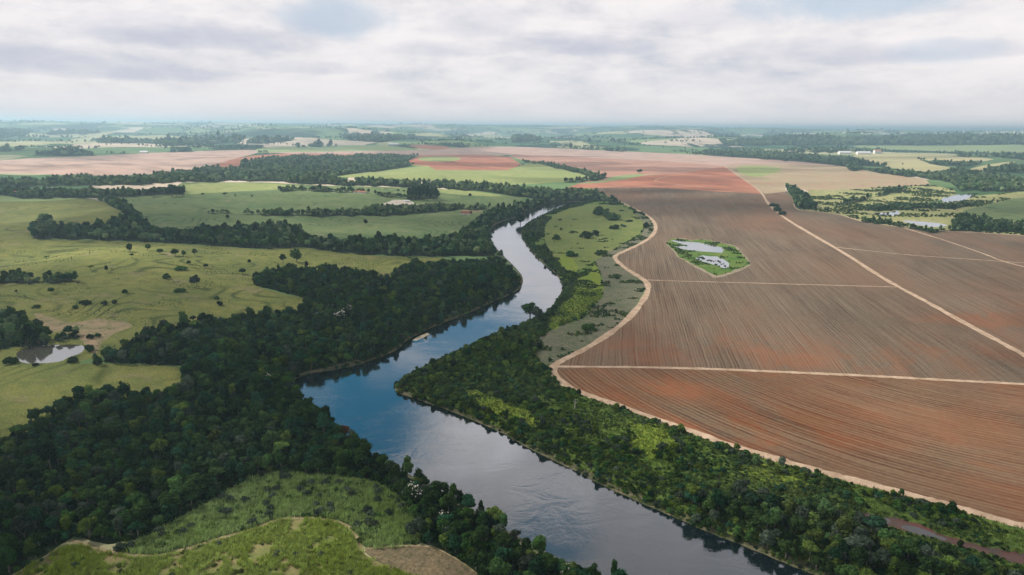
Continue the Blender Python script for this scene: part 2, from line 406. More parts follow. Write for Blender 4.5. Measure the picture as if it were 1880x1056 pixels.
# --- far and middle fields
region('pale_field', 'pink', [(-400,322),(-400,300),(0,295),(50,291),(90,289),(170,287),(265,281),(350,278),(450,275),(480,276),(470,282),(445,288),(370,309),(330,314),(280,320),(230,322),(120,322),(60,319),(0,318)], label='pale pink bare field across the valley')
region('red_field', 'redfar', [(370,308),(445,288),(500,283),(560,281),(680,280),(770,283),(600,287),(450,297),(445,307)])
region('crop_field', 'palegreen', [(470,272),(554,268),(675,266),(721,268),(785,276),(700,278),(572,279),(470,280)])
region('pale_field', 'pink', [(470,280),(572,279),(700,277),(790,276),(860,270),(940,269),(1010,272),(1090,275),(1165,279),(1260,283),(1345,289),(1420,293),(1510,301),(1550,306),(1600,316),(1650,322),(1340,307),(1330,306),(1250,299),(1075,290),(940,284),(860,285),(780,286),(700,282),(560,283)])
region('red_field', 'redfar', [(741,267),(790,266),(833,271),(815,275),(785,275)])
region('red_field', 'redfar', [(745,297),(770,285),(850,284),(890,284),(935,288),(955,300),(950,306),(930,313),(800,312),(785,305),(760,303)], smooth=0)
region('crop_field', 'cane', [(768,288),(830,287),(850,292),(830,297),(770,296)])
region('crop_field', 'cane', [(615,325),(650,319),(700,314),(745,308),(785,304),(800,312),(930,313),(960,303),(975,297),(1000,303),(1050,311),(1085,321),(1075,328),(1035,334),(960,339),(930,340),(870,336),(800,332),(690,328)], smooth=0, label='pale yellow green cane field')
region('pink_field', 'pinkred', [(935,288),(942,283),(1075,289),(1250,298),(1330,305),(1345,314),(1250,319),(1170,321),(1180,327),(1115,334),(1060,338),(1085,330),(1114,325),(1085,313),(1035,304),(960,294)], smooth=0)
region('crop_field', 'palegreen', [(1115,331),(1118,325),(1150,321),(1180,319),(1183,322),(1140,331),(1080,337),(1060,336)])
region('red_field', 'redfar', [(1040,345),(1060,338),(1100,336),(1140,331),(1183,322),(1250,318),(1330,306),(1365,329),(1400,354),(1412,366),(1300,352),(1200,345),(1100,346)], smooth=0, label='bright red bare field below the pale fields')
region('stubble_field', 'east', [(1330,305),(1345,303),(1420,300),(1500,304),(1550,306),(1580,311),(1622,319),(1681,326),(1700,330),(1707,338),(1680,342),(1600,346),(1530,352),(1500,358),(1480,350),(1460,343),(1440,341),(1443,352),(1405,356),(1390,347)], smooth=0)
region('crop_field', 'cane', [(1345,306),(1400,304),(1440,310),(1425,318),(1390,326),(1365,322)])
region('meadow', 'eastgreen', [(1480,348),(1530,350),(1600,345),(1680,341),(1710,339),(1765,352),(1735,366),(1690,374),(1640,377),(1590,380),(1600,400),(1566,403),(1540,394),(1500,388),(1462,384),(1500,378),(1490,362)])
region('meadow', 'eastgreen', [(1600,380),(1740,372),(1800,356),(2100,340),(2100,450),(1880,433),(1780,426),(1655,417),(1590,409),(1560,400)])
region('crop_field', 'pasturegreen', [(1758,389),(1800,379),(1840,369),(1880,362),(2100,350),(2100,417),(1880,407),(1850,405),(1800,397)])
region('dry_field', 'yellow', [(1553,284),(1640,283),(1714,286),(1832,291),(1806,297),(1763,297),(1691,294),(1710,302),(1755,309),(1706,316),(1672,313),(1640,309),(1625,305),(1600,297)])
region('dry_field', 'yellow', [(1775,311),(1810,303),(1850,297),(1870,297),(1830,309),(1795,316)])
region('crop_field', 'palegreen', [(1560,266),(1700,268),(1880,266),(2100,263),(2100,279),(1880,280),(1750,280),(1690,276),(1580,273)])
# --- left pastures
region('pasture', 'pasture', [(-500,372),(0,370),(80,370),(176,363),(240,396),(190,412),(61,420),(61,441),(0,441),(-500,441)])
region('pasture', 'pasturegreen', [(176,363),(220,363),(300,357),(335,335),(480,335),(600,341),(660,342),(760,345),(805,347),(860,350),(935,360),(960,364),(945,380),(900,395),(850,435),(700,440),(575,440),(470,420),(276,425),(225,388)], smooth=0)
region('pasture', 'cane', [(335,337),(480,336),(560,342),(530,346),(470,350),(400,354),(335,357),(325,350)])
region('pasture', 'cane', [(805,347),(860,350),(935,360),(890,361),(800,354)])
region('pasture', 'pasture', [(-500,439),(0,438),(61,438),(230,443),(409,453),(470,458),(557,455),(634,465),(687,470),(815,473),(830,485),(760,510),(718,520),(650,510),(600,510),(480,520),(475,527),(520,540),(600,556),(560,580),(496,590),(422,600),(330,610),(281,620),(238,635),(194,655),(150,662),(140,670),(0,670),(-500,670)], smooth=0, label='rolling olive pasture with terraced slopes')
region('pasture', 'pasture', [(-500,671),(0,671),(60,671),(143,667),(330,671),(345,685),(297,730),(226,735),(189,740),(135,735),(104,760),(56,785),(40,805),(0,820),(-500,860)])
region('bare_earth', 'earth', [(75,592),(58,574),(90,582),(120,592),(150,590),(190,584),(240,591),(245,600),(215,611),(190,624),(182,640),(175,652),(162,645),(150,618),(110,608),(90,612)], jit=3)
region('quarry', 'quarry', [(703,374),(715,370),(722,367),(745,367),(758,371),(768,376),(757,378),(735,378),(715,380)], smooth=0)
region('bare_earth', 'earth', [(846,385),(880,383),(886,388),(870,391),(850,391)])
# --- right bank
region('riverside_meadow', 'rbank', [(1040,346),(1100,346),(1135,372),(1165,383),(1200,405),(1200,432),(1127,472),(1190,520),(1150,590),(1016,670),(1015,690),(1065,722),(1200,755),(1400,825),(1700,900),(1880,945),(2300,1030),(2600,1500),(1500,1300),(1100,960),(700,730),(720,700),(960,570),(1000,530),(930,430),(960,390),(1000,350)], smooth=0, label='rough green meadow between river and track')
region('olive_meadow', 'peninsula', [(1000,402),(1060,376),(1135,376),(1165,388),(1180,402),(1183,418),(1172,432),(1140,450),(1095,477),(1060,500),(1040,500),(1020,480),(1000,450)], label='olive grass inside the river bend')
region('fallow_strip', 'fallow', [(1165,388),(1204,407),(1204,430),(1127,475),(1190,520),(1150,592),(1075,642),(1018,672),(989,668),(977,627),(1024,600),(1068,586),(1107,545),(1107,512),(1093,480),(1120,460),(1150,447),(1176,432),(1186,414)], smooth=0, label='grey fallow strip beside the dirt track')
region('wet_meadow', 'bright', [(1060,512),(1080,500),(1096,482),(1106,512),(1108,540),(1098,555),(1068,580),(1037,592),(1001,608),(1012,586),(1030,565),(1050,542)], jit=9, label='bright yellow green wet grass by the fallow strip')
region('wet_meadow', 'bright', [(845,713),(862,714),(900,728),(960,752),(1002,775),(990,788),(930,766),(870,742)], jit=7)
region('wet_meadow', 'bright', [(1142,778),(1175,771),(1215,785),(1252,806),(1240,816),(1200,818),(1205,845),(1180,838),(1150,815),(1170,800)], jit=12)
region('wet_meadow', 'bright', [(1020,468),(1040,466),(1058,478),(1065,500),(1045,505)], jit=7)
region('wet_meadow', 'bright', [(1345,850),(1400,855),(1450,872),(1500,890),(1470,900),(1400,885),(1350,870)], jit=12)
region('mud', 'mud', [(1565,938),(1600,943),(1640,950),(1680,960),(1720,978),(1760,992),(1880,1017),(2100,1062),(2100,1085),(1880,1038),(1800,1012),(1720,994),(1650,970),(1590,952)], jit=5, label='wet red mud channel in the scrub')
# --- ploughed land
FIELD_EDGE = [(1040,346),(1085,346),(1115,360),(1140,371),(1160,381),(1185,393),(1200,405),(1205,418),(1199,432),(1181,445),(1156,457),(1133,467),(1127,473),(1140,487),(1165,503),(1183,514),(1191,523),(1188,540),(1171,565),(1151,588),(1116,615),(1076,640),(1041,657),(1020,668),(1014,678)]
region('ploughed_field', 'main', FIELD_EDGE + [(1100,676),(1300,678),(1440,684),(1600,691),(1720,698),(1880,706),(2300,735),(2300,500),(1880,432),(1780,425),(1655,417),(1590,409),(1566,402),(1540,393),(1500,388),(1460,384),(1456,364),(1443,352),(1405,356),(1300,351),(1200,344),(1100,345)], smooth=0, label='large grey brown ploughed field with long straight rows')
LOWER_EDGE = [(1014,678),(1020,693),(1040,708),(1065,721),(1120,739),(1176,759),(1226,777),(1277,794),(1328,814),(1378,828),(1420,841),(1501,864),(1600,890),(1686,913),(1754,930),(1821,950),(1880,967),(2300,1060)]
region('ploughed_field', 'low', LOWER_EDGE + [(2300,735),(1880,706),(1720,698),(1600,691),(1440,684),(1300,678),(1100,676)], smooth=0, label='red brown ploughed field with curving rows')
region('pond_rim', 'earth2', [(1222,440),(1250,437),(1290,441),(1332,446),(1355,452),(1368,468),(1380,486),(1366,496),(1334,506),(1312,511),(1298,505),(1282,493),(1260,482),(1238,466),(1225,453)], jit=5)
region('pond_margin', 'margin', [(1222,439),(1250,438),(1290,442),(1330,447),(1352,453),(1364,468),(1376,486),(1362,493),(1330,502),(1312,507),(1300,502),(1285,490),(1262,480),(1240,465),(1227,452)], jit=5, label='green grass round the two field ponds')
road('dirt_track', FIELD_EDGE[1:] + LOWER_EDGE[1:], 5.2, 'road', label='pale dirt track winding along the field edge')
road('dirt_track', [(1014,673),(1100,673.5),(1175,674),(1300,677),(1440,683),(1600,690),(1720,697),(1880,705),(2200,724)], 3.4)
road('dirt_track', [(1189,514),(1240,516),(1400,520),(1500,523),(1648,527)], 2.0)
road('dirt_track', [(1535,454),(1617,463),(1681,469.4),(1742,473.2),(1835,479.6),(1880,483),(2100,492)], 2.2)
road('dirt_track', [(1330,305),(1365,329),(1398,352),(1408,371),(1420,384),(1443,402),(1477,422.5),(1515,444.5),(1559,470),(1604,500),(1645,524.4),(1700,553),(1758,586),(1880,651),(2200,830)], 5.0)
road('dirt_track', [(1655,417),(1707,432.7),(1758,449),(1814,468.5),(1835,478),(1880,490),(2100,545)], 3.4)
road('dirt_track', [(1455,352),(1456,364),(1459,383),(1477,388),(1540,393),(1566,402),(1589,408.5),(1655,417),(1732,424),(1880,432),(2100,447)], 3.2)
road('dirt_track', [(1398,352),(1300,345),(1206,334),(1202,331),(1215,325),(1260,319)], 5.0, 'roadred')
road('dirt_track', [(1035,346),(1100,345),(1150,339),(1230,337),(1290,344)], 5.0, 'roadred')
road('dirt_track', [(880,285),(915,290),(952,300),(958,304)], 6.0, 'roadred')
# --- cane, reeds and cut field in the near corner
region('reed_bed', 'reedsoil', [(200,1012),(225,1002),(270,990),(320,958),(386,924),(422,902),(466,876),(500,868),(588,872),(655,880),(700,892),(735,917),(754,942),(774,982),(770,1003),(706,1008),(668,1008),(655,986),(632,960),(571,950),(514,952),(479,966),(337,1008),(286,1023)], label='pale reed bed beside the cane field')
region('cane_field', 'canesoil', [(-60,1120),(20,1060),(70,1030),(135,994),(216,1018),(286,1024),(337,1009),(479,967),(514,953),(571,951),(632,960),(655,988),(662,1014),(700,1035),(760,1050),(900,1090),(900,1400),(-400,1500)], label='bright green sugar cane crop in the near corner')
region('cut_field', 'cutcane', [(662,1008),(700,1004),(750,1001),(794,1002),(835,1022),(874,1050),(930,1090),(980,1150),(900,1200),(820,1075),(730,1048),(690,1030)], label='brown cut cane field beside the forest')
road('dirt_track', [(128,992),(160,1000),(216,1017),(286,1023),(337,1009),(420,984),(479,966),(514,952),(571,950),(632,959),(655,986),(664,1010)], 1.7, 'bareside')
road('dirt_track', [(664,1008),(700,1004),(750,1001),(794,1003),(835,1022),(874,1050),(940,1100)], 1.0, 'bareside')

# --- woods
WOODS = []
def woods(name, px, ht, spacing, R, jit=3.0, smooth=0, kinds='far', floor='floor'):
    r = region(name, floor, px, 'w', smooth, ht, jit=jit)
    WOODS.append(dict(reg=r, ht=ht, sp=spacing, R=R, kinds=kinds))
region  # (regions above are fields; those below carry trees)
FL = 'forest_floor'
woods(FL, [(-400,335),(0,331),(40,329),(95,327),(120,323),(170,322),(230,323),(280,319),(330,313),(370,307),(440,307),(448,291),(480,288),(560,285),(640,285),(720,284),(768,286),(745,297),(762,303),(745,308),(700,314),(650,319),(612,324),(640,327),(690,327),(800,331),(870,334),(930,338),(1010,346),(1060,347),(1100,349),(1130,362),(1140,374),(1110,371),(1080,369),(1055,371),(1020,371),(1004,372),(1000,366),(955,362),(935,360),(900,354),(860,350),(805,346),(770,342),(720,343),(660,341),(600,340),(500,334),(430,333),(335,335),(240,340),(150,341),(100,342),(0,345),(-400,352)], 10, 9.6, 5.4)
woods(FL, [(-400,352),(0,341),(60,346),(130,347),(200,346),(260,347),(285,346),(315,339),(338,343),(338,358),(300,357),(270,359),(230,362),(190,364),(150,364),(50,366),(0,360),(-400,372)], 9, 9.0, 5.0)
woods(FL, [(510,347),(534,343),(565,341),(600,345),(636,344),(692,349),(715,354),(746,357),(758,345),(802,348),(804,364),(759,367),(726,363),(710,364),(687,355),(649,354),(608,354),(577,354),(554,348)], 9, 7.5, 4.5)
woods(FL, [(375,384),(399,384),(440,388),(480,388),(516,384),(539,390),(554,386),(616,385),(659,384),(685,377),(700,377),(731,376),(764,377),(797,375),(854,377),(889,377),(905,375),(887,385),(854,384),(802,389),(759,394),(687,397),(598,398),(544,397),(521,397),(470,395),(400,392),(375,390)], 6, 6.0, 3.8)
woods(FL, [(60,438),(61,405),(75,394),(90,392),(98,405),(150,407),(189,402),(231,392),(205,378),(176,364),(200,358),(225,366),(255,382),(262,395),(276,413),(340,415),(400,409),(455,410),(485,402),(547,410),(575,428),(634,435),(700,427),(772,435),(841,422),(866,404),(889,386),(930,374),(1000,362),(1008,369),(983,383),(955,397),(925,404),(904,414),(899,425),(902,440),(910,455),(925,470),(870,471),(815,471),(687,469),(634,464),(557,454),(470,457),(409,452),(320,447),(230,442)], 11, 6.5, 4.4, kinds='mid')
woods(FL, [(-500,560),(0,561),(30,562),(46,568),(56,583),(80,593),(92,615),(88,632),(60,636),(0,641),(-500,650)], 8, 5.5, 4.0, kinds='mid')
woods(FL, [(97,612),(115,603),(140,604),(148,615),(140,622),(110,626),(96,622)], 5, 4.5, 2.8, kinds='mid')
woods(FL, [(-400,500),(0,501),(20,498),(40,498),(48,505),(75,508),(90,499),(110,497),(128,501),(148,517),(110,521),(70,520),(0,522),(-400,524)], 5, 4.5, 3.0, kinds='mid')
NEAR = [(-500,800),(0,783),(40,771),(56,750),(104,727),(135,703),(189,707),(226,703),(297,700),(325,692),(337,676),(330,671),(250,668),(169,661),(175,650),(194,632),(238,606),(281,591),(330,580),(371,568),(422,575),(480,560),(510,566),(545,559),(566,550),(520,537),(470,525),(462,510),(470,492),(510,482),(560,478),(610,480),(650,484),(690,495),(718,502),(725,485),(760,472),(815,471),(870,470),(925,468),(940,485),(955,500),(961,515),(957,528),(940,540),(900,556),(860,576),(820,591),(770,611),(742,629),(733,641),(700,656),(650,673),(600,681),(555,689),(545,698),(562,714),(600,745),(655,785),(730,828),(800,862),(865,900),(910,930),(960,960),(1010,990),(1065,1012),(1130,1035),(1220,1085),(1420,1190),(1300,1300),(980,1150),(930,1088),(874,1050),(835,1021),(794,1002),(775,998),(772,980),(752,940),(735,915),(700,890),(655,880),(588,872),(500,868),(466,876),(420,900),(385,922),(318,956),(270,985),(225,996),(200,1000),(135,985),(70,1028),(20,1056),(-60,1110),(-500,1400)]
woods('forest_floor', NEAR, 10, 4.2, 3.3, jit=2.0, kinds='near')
# right-hand woods
woods(FL, [(1442,340),(1458,342),(1478,353),(1492,366),(1500,378),(1495,385),(1475,384),(1460,380),(1456,365),(1448,352)], 9, 6.5, 4.5, kinds='mid')
woods(FL, [(1551,304),(1576,308),(1622,306),(1672,311),(1706,314),(1763,307),(1800,312),(1830,316),(1860,322),(1880,324),(2150,335),(2150,362),(1880,352),(1850,353),(1800,351),(1766,352),(1755,343),(1743,334),(1681,326),(1622,319),(1579,311)], 14, 10.0, 5.5)
woods(FL, [(1800,313),(1815,305),(1845,302),(1880,301),(2150,302),(2150,318),(1880,317),(1800,316)], 14, 12.0, 6.5)
woods(FL, [(1269,283),(1288,277),(1316,275),(1345,277),(1420,279),(1477,284),(1543,288),(1600,297),(1630,304),(1580,307),(1553,305),(1510,300),(1400,292),(1345,288),(1302,286)], 10, 15.0, 7.0)
woods(FL, [(1438,274),(1520,273),(1600,275),(1620,278),(1500,280),(1445,280)], 15, 16.0, 8.0)
woods(FL, [(1752,282),(1819,283),(1880,281),(2100,281),(2100,296),(1880,294),(1845,289),(1774,286)], 15, 15.0, 8.0)
woods(FL, [(1685,294),(1717,296),(1761,298),(1800,298),(1800,303),(1755,305),(1717,302),(1695,297)], 8, 12.0, 6.0)
woods(FL, [(1579,385),(1590,378),(1640,375),(1700,373),(1740,374),(1795,372),(1800,377),(1750,384),(1690,384),(1655,385),(1605,387)], 4, 5.0, 2.8, kinds='mid')
woods(FL, [(1570,402),(1600,402),(1625,402),(1650,409),(1660,412),(1690,420),(1720,423),(1750,417),(1746,404),(1760,395),(1800,399),(1850,406),(1880,409),(2100,420),(2100,445),(1880,428),(1780,424),(1720,424),(1650,417),(1590,409)], 4, 5.0, 2.8, kinds='mid')
woods(FL, [(1585,365),(1620,353),(1650,345),(1668,345),(1660,351),(1620,359),(1560,372),(1540,373)], 6, 7.0, 4.0, kinds='mid')
woods(FL, [(955,294),(985,297),(1010,300),(1035,306),(1060,311),(1080,314),(1105,322),(1116,327),(1095,331),(1060,334),(1035,334),(1070,329),(1085,326),(1060,318),(1030,310),(1000,304),(965,298)], 7, 8.5, 5.0)
# distant belts of wood
for pl in ([(1400,247),(1528,251),(1681,249),(1758,247),(1880,250),(2150,252),(2150,267),(1880,266),(1630,267),(1400,267)],
           [(168,256),(230,256),(300,260),(318,266),(250,263),(180,262)], [(300,255),(400,249),(450,252),(440,262),(340,268),(300,268)],
           [(470,252),(540,253),(535,259),(480,264),(440,264)], [(-300,271),(0,271),(60,271),(62,276),(0,279),(-300,280)],
           [(60,279),(90,274),(150,275),(175,280),(175,286),(100,287),(60,286)], [(85,243),(130,240),(180,241),(185,245),(90,248)],
           [(620,247),(680,246),(760,248),(765,252),(700,262),(640,258)], [(945,249),(965,248),(990,253),(998,258),(960,262),(940,262)],
           [(540,268),(580,265),(620,267),(610,270),(550,270)], [(815,242),(860,241),(862,246),(820,247)], [(1320,258),(1400,255),(1400,268),(1330,268)],
           [(305,275),(330,271),(360,275),(350,279),(310,280)], [(0,240),(30,238),(60,243),(40,250),(0,254),(-200,254),(-200,242)],
           [(1075,258),(1150,260),(1140,262),(1070,261)], [(1020,268),(1090,271),(1150,276),(1090,276),(1030,272)]):
    woods(FL, pl, 14, 26.0, 15.0, jit=0.6)

# --- ponds, banks, river
region('pond', 'brownpond', [(28,652),(36,643),(60,633),(143,631),(156,635),(154,642),(147,650),(124,657),(116,664),(85,668),(40,669)], jit=1.0, label='small brown pond at the foot of the pasture')
region('pond', 'pond', [(1231,441.5),(1240,441),(1260,443.5),(1285,445),(1310,450),(1325,453.5),(1329,457),(1326,464),(1312,463),(1290,462),(1275,461),(1250,458),(1239,453),(1255,452),(1264,452),(1250,447.5)], smooth=0, label='larger white field pond')
region('pond', 'pond', [(1277,474),(1290,469.5),(1303,470),(1315,470),(1330,476),(1338,483),(1337,491),(1328,492.5),(1315,488),(1300,483),(1285,479.5)], smooth=0, jit=1.2, label='smaller reedy field pond')
region('pond', 'pond', [(1727,364),(1745,360),(1768,355.5),(1799,354),(1790,359),(1771,367.5),(1750,370.5),(1732,371.5)])
region('pond', 'pond', [(1600,391),(1630,390),(1649,387),(1653,390),(1645,396.5),(1622,395),(1605,393)])
region('pond', 'pond', [(1654,404),(1680,405),(1707,407),(1742,411.5),(1733,416),(1712,418),(1686,414),(1665,409)])
region('puddle', 'mudwater', [(1602,949),(1620,946),(1636,955),(1634,962),(1618,958)], jit=1)
region('puddle', 'mudwater', [(1650,966),(1672,964),(1705,975),(1740,989),(1735,993),(1700,986),(1668,975)], jit=1)
rv = np.array(RIVER_R + RIVER_L, float)
rr = densify(chaikin(rv, 1), 6)
rr = rr + 1.6 * np.stack([fbm(rr[:, 0] / 16, rr[:, 1] / 9, 1, 3) - .5, (fbm(rr[:, 0] / 16, rr[:, 1] / 9, 2, 3) - .5) * 0.8], 1) * 2
dd = rays(rr); RXY = dd[:, :2] * (CAMZ / -dd[:, 2])[:, None]
t = np.roll(RXY, -1, 0) - np.roll(RXY, 1, 0)
ar = 0.5 * np.sum(RXY[:, 0] * np.roll(RXY[:, 1], -1) - np.roll(RXY[:, 0], -1) * RXY[:, 1])
nrm = np.stack([t[:, 1], -t[:, 0]], 1) * (1 if ar > 0 else -1); nrm /= np.linalg.norm(nrm, axis=1)[:, None]
bw = 1.0 + 4.0 * fbm(RXY[:, 0] / 30, RXY[:, 1] / 30, 77, 2)[:, None]
BXY = RXY + nrm * bw
REG.append(dict(name='river_bank', mat='bank', poly=warp(BXY), xy=BXY, label='muddy grassy river bank'))
REG.append(dict(name='river', mat='water', poly=warp(RXY), xy=RXY, label='calm winding river reflecting the sky'))
RIVP = REG[-1]['poly']
sb = unproject([(756,615.5),(766,609.5),(784,602),(789,604.5),(778,610),(764,616)])
REG.append(dict(name='sandbar', mat='sand', poly=warp(sb), xy=sb, label='pale sandbar at the far bank'))

sb2 = RXY[0] * 0  # (sandbar lies on the bank, river drawn after it)

def river_dist(X, Y):
    P = np.stack([X, Y], 1); out = np.full(len(P), 1e9)
    A = RXY; B = np.roll(RXY, -1, 0); AB = B - A; L2 = np.maximum((AB ** 2).sum(1), 1e-9)
    near = np.where(np.hypot(X, Y) < 2400)[0]
    for a in range(0, len(near), 4000):
        k = near[a:a + 4000]
        AP = P[k][:, None, :] - A[None]
        tt = np.clip((AP * AB[None]).sum(2) / L2[None], 0, 1)
        d = AP - tt[..., None] * AB[None]
        out[k] = np.sqrt((d ** 2).sum(2).min(1))
    return out

def ground_z(X, Y):
    z = zfun(X, Y); d = river_dist(X, Y)
    w = np.stack([X, Y], 1)
    ins = pip(warp(w), RIVP)
    z = z * sstep(0.0, 9.0, d)
    z[ins] = 0.0
    return z

# ------------------------------------------------------------------ one triangulation of the whole land
g = []
for az in np.arange(-54, 54.01, 0.45):
    for lr in np.arange(math.log(110), math.log(56000), 0.024):
        g.append((math.radians(az), lr))
for az in list(np.arange(-180, -54, 6.0)) + list(np.arange(60, 180.1, 6.0)):
    for lr in np.arange(math.log(6), math.log(56000), 0.2):
        g.append((math.radians(az), lr))
for az in np.arange(-54, 55, 6.0):
    for lr in np.arange(math.log(6), math.log(110), 0.2):
        g.append((math.radians(az), lr))
g = np.array(g)
jt = RNG.normal(0, 1, g.shape) * np.array([0.0012, 0.004])
inner = (np.abs(g[:, 0]) < 0.93) & (g[:, 1] > math.log(112))
g = g + jt * inner[:, None]
verts = [Vector((float(a), float(b))) for a, b in g]
edges = []
for r in REG:
    b = len(verts); n = len(r['poly'])
    verts += [Vector((float(a), float(c))) for a, c in r['poly']]
    edges += [(b + i, b + (i + 1) % n) for i in range(n)]
cv, ce, cf = delaunay_2d_cdt(verts, edges, [], 0, 1e-7, False)[:3]
CV = np.array([(v[0], v[1]) for v in cv]); CF = np.array([list(f) for f in cf])
cenw = CV[CF].mean(1)
rid = np.full(len(CF), -1)
for i, r in enumerate(REG):
    rid[pip(cenw, r['poly'])] = i
rr_ = np.exp(CV[:, 1]); XY = np.stack([np.sin(CV[:, 0]) * rr_, np.cos(CV[:, 0]) * rr_], 1)
Z = zfun(XY[:, 0], XY[:, 1]); dr = river_dist(XY[:, 0], XY[:, 1])
Z = Z * sstep(0.0, 9.0, dr)
for i, r in enumerate(REG):
    if r['name'] == 'river': vs = np.unique(CF[rid == i]); Z[vs] = 0.0
    if r['name'] == 'sandbar': vs = np.unique(CF[rid == i]); Z[vs] = 0.12
    if r['name'] in ('pond', 'puddle'):
        vs = np.unique(CF[rid == i])
        if len(vs): Z[vs] = Z[vs].mean() if r['name'] == 'puddle' else np.percentile(Z[vs], 40)
# orientation upwards
a, b, c = XY[CF[:, 0]], XY[CF[:, 1]], XY[CF[:, 2]]
flip = ((b - a)[:, 0] * (c - a)[:, 1] - (b - a)[:, 1] * (c - a)[:, 0]) < 0
CF[flip] = CF[flip][:, ::-1]
print('LAND', len(CV), len(CF))

def mesh_from(name, V, Fc, m, smooth=True):
    me = bpy.data.meshes.new(name)
    me.from_pydata([tuple(v) for v in V], [], [tuple(f) for f in Fc]); me.update()
    if smooth: me.shade_smooth()
    for mm in (m if isinstance(m, list) else [m]): me.materials.append(mm)
    return me

def land_object(name, fsel, m, label=None):
    F_ = CF[fsel]
    if len(F_) == 0: return
    vs, inv = np.unique(F_, return_inverse=True)
    V = np.column_stack([XY[vs], Z[vs]])
    o = bpy.data.objects.new(name, mesh_from(name, V, inv.reshape(F_.shape), m)); C.objects.link(o)
    o['kind'] = 'structure'
    if label: o['label'] = label
    return o
rc = np.exp(cenw[:, 1])
land_object('ground', (rid == -1) & (rc < 4200), MT['land'], 'open farmland ground')
land_object('hills', (rid == -1) & (rc >= 4200), MT['land'], 'hazy patchwork hills reaching the horizon')
for fl in ('forest_floor',):
    ids = [i for i, r in enumerate(REG) if r['name'] == fl]
    land_object(fl, np.isin(rid, ids), MT['floor'], 'dark shaded ground under the trees')
for i, r in enumerate(REG):
    if r['name'] != 'forest_floor':
        land_object(r['name'], rid == i, MT[r['mat']], r['label'])
REGION_OF = lambda pts: region_lookup(pts)
def region_lookup(XYp):
    w = warp(XYp); out = np.full(len(w), -1)
    for i, r in enumerate(REG): out[pip(w, r['poly'])] = i
    return out
# ------------------------------------------------------------------ plants: one mesh per look, many individuals
TINTS = {
    'dark green': ((0.008, 0.022, 0.008), (0.048, 0.104, 0.026)),
    'mid green': ((0.018, 0.046, 0.012), (0.078, 0.150, 0.034)),
    'grey green': ((0.036, 0.056, 0.036), (0.085, 0.112, 0.074)),
    'yellow green': ((0.040, 0.072, 0.012), (0.135, 0.195, 0.032)),
    'blue green': ((0.009, 0.034, 0.017), (0.036, 0.108, 0.048)),
}
LM = {k: leaf_mat('leaves ' + k, *v) for k, v in TINTS.items()}
LM['far dark'] = leaf_mat('leaves far dark', (0.050, 0.100, 0.042), (0.165, 0.25, 0.10))  # both far tints lightened to carry sunlight on distant crowns
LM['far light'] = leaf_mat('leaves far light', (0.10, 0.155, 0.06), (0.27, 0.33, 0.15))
LM['white'] = leaf_mat('white blossom', (0.45, 0.44, 0.36), (0.72, 0.70, 0.60), 0.05)
LM['bronze'] = leaf_mat('bronze leaves', (0.07, 0.03, 0.015), (0.16, 0.07, 0.035), 0.1)
LM['cane'] = leaf_mat('cane leaves', (0.17, 0.27, 0.03), (0.35, 0.42, 0.07), 0.25)
LM['reed'] = leaf_mat('reed leaves', (0.17, 0.28, 0.07), (0.36, 0.47, 0.15), 0.2)
LM['grass'] = leaf_mat('grass blades', (0.07, 0.12, 0.022), (0.17, 0.225, 0.045), 0.3)
LM['bark'] = plain_mat('bark', (0.10, 0.085, 0.065), (0.20, 0.18, 0.15), 1.2)
LM['deadwood'] = plain_mat('dead wood', (0.42, 0.39, 0.34), (0.55, 0.52, 0.47), 1.2)

SHAPES = {  # height of the crown, its foot, number of clumps, spread of the clumps
    'domed': (1.25, 0.55, 15, 0.62), 'flat topped': (0.75, 1.25, 13, 0.80), 'tall oval': (2.3, 0.55, 17, 0.55),
    'ragged': (1.6, 0.6, 10, 0.86), 'round': (1.6, 0.4, 19, 0.56), 'bush': (0.95, 0.02, 12, 0.66), 'low bush': (0.62, 0.0, 12, 0.8)}

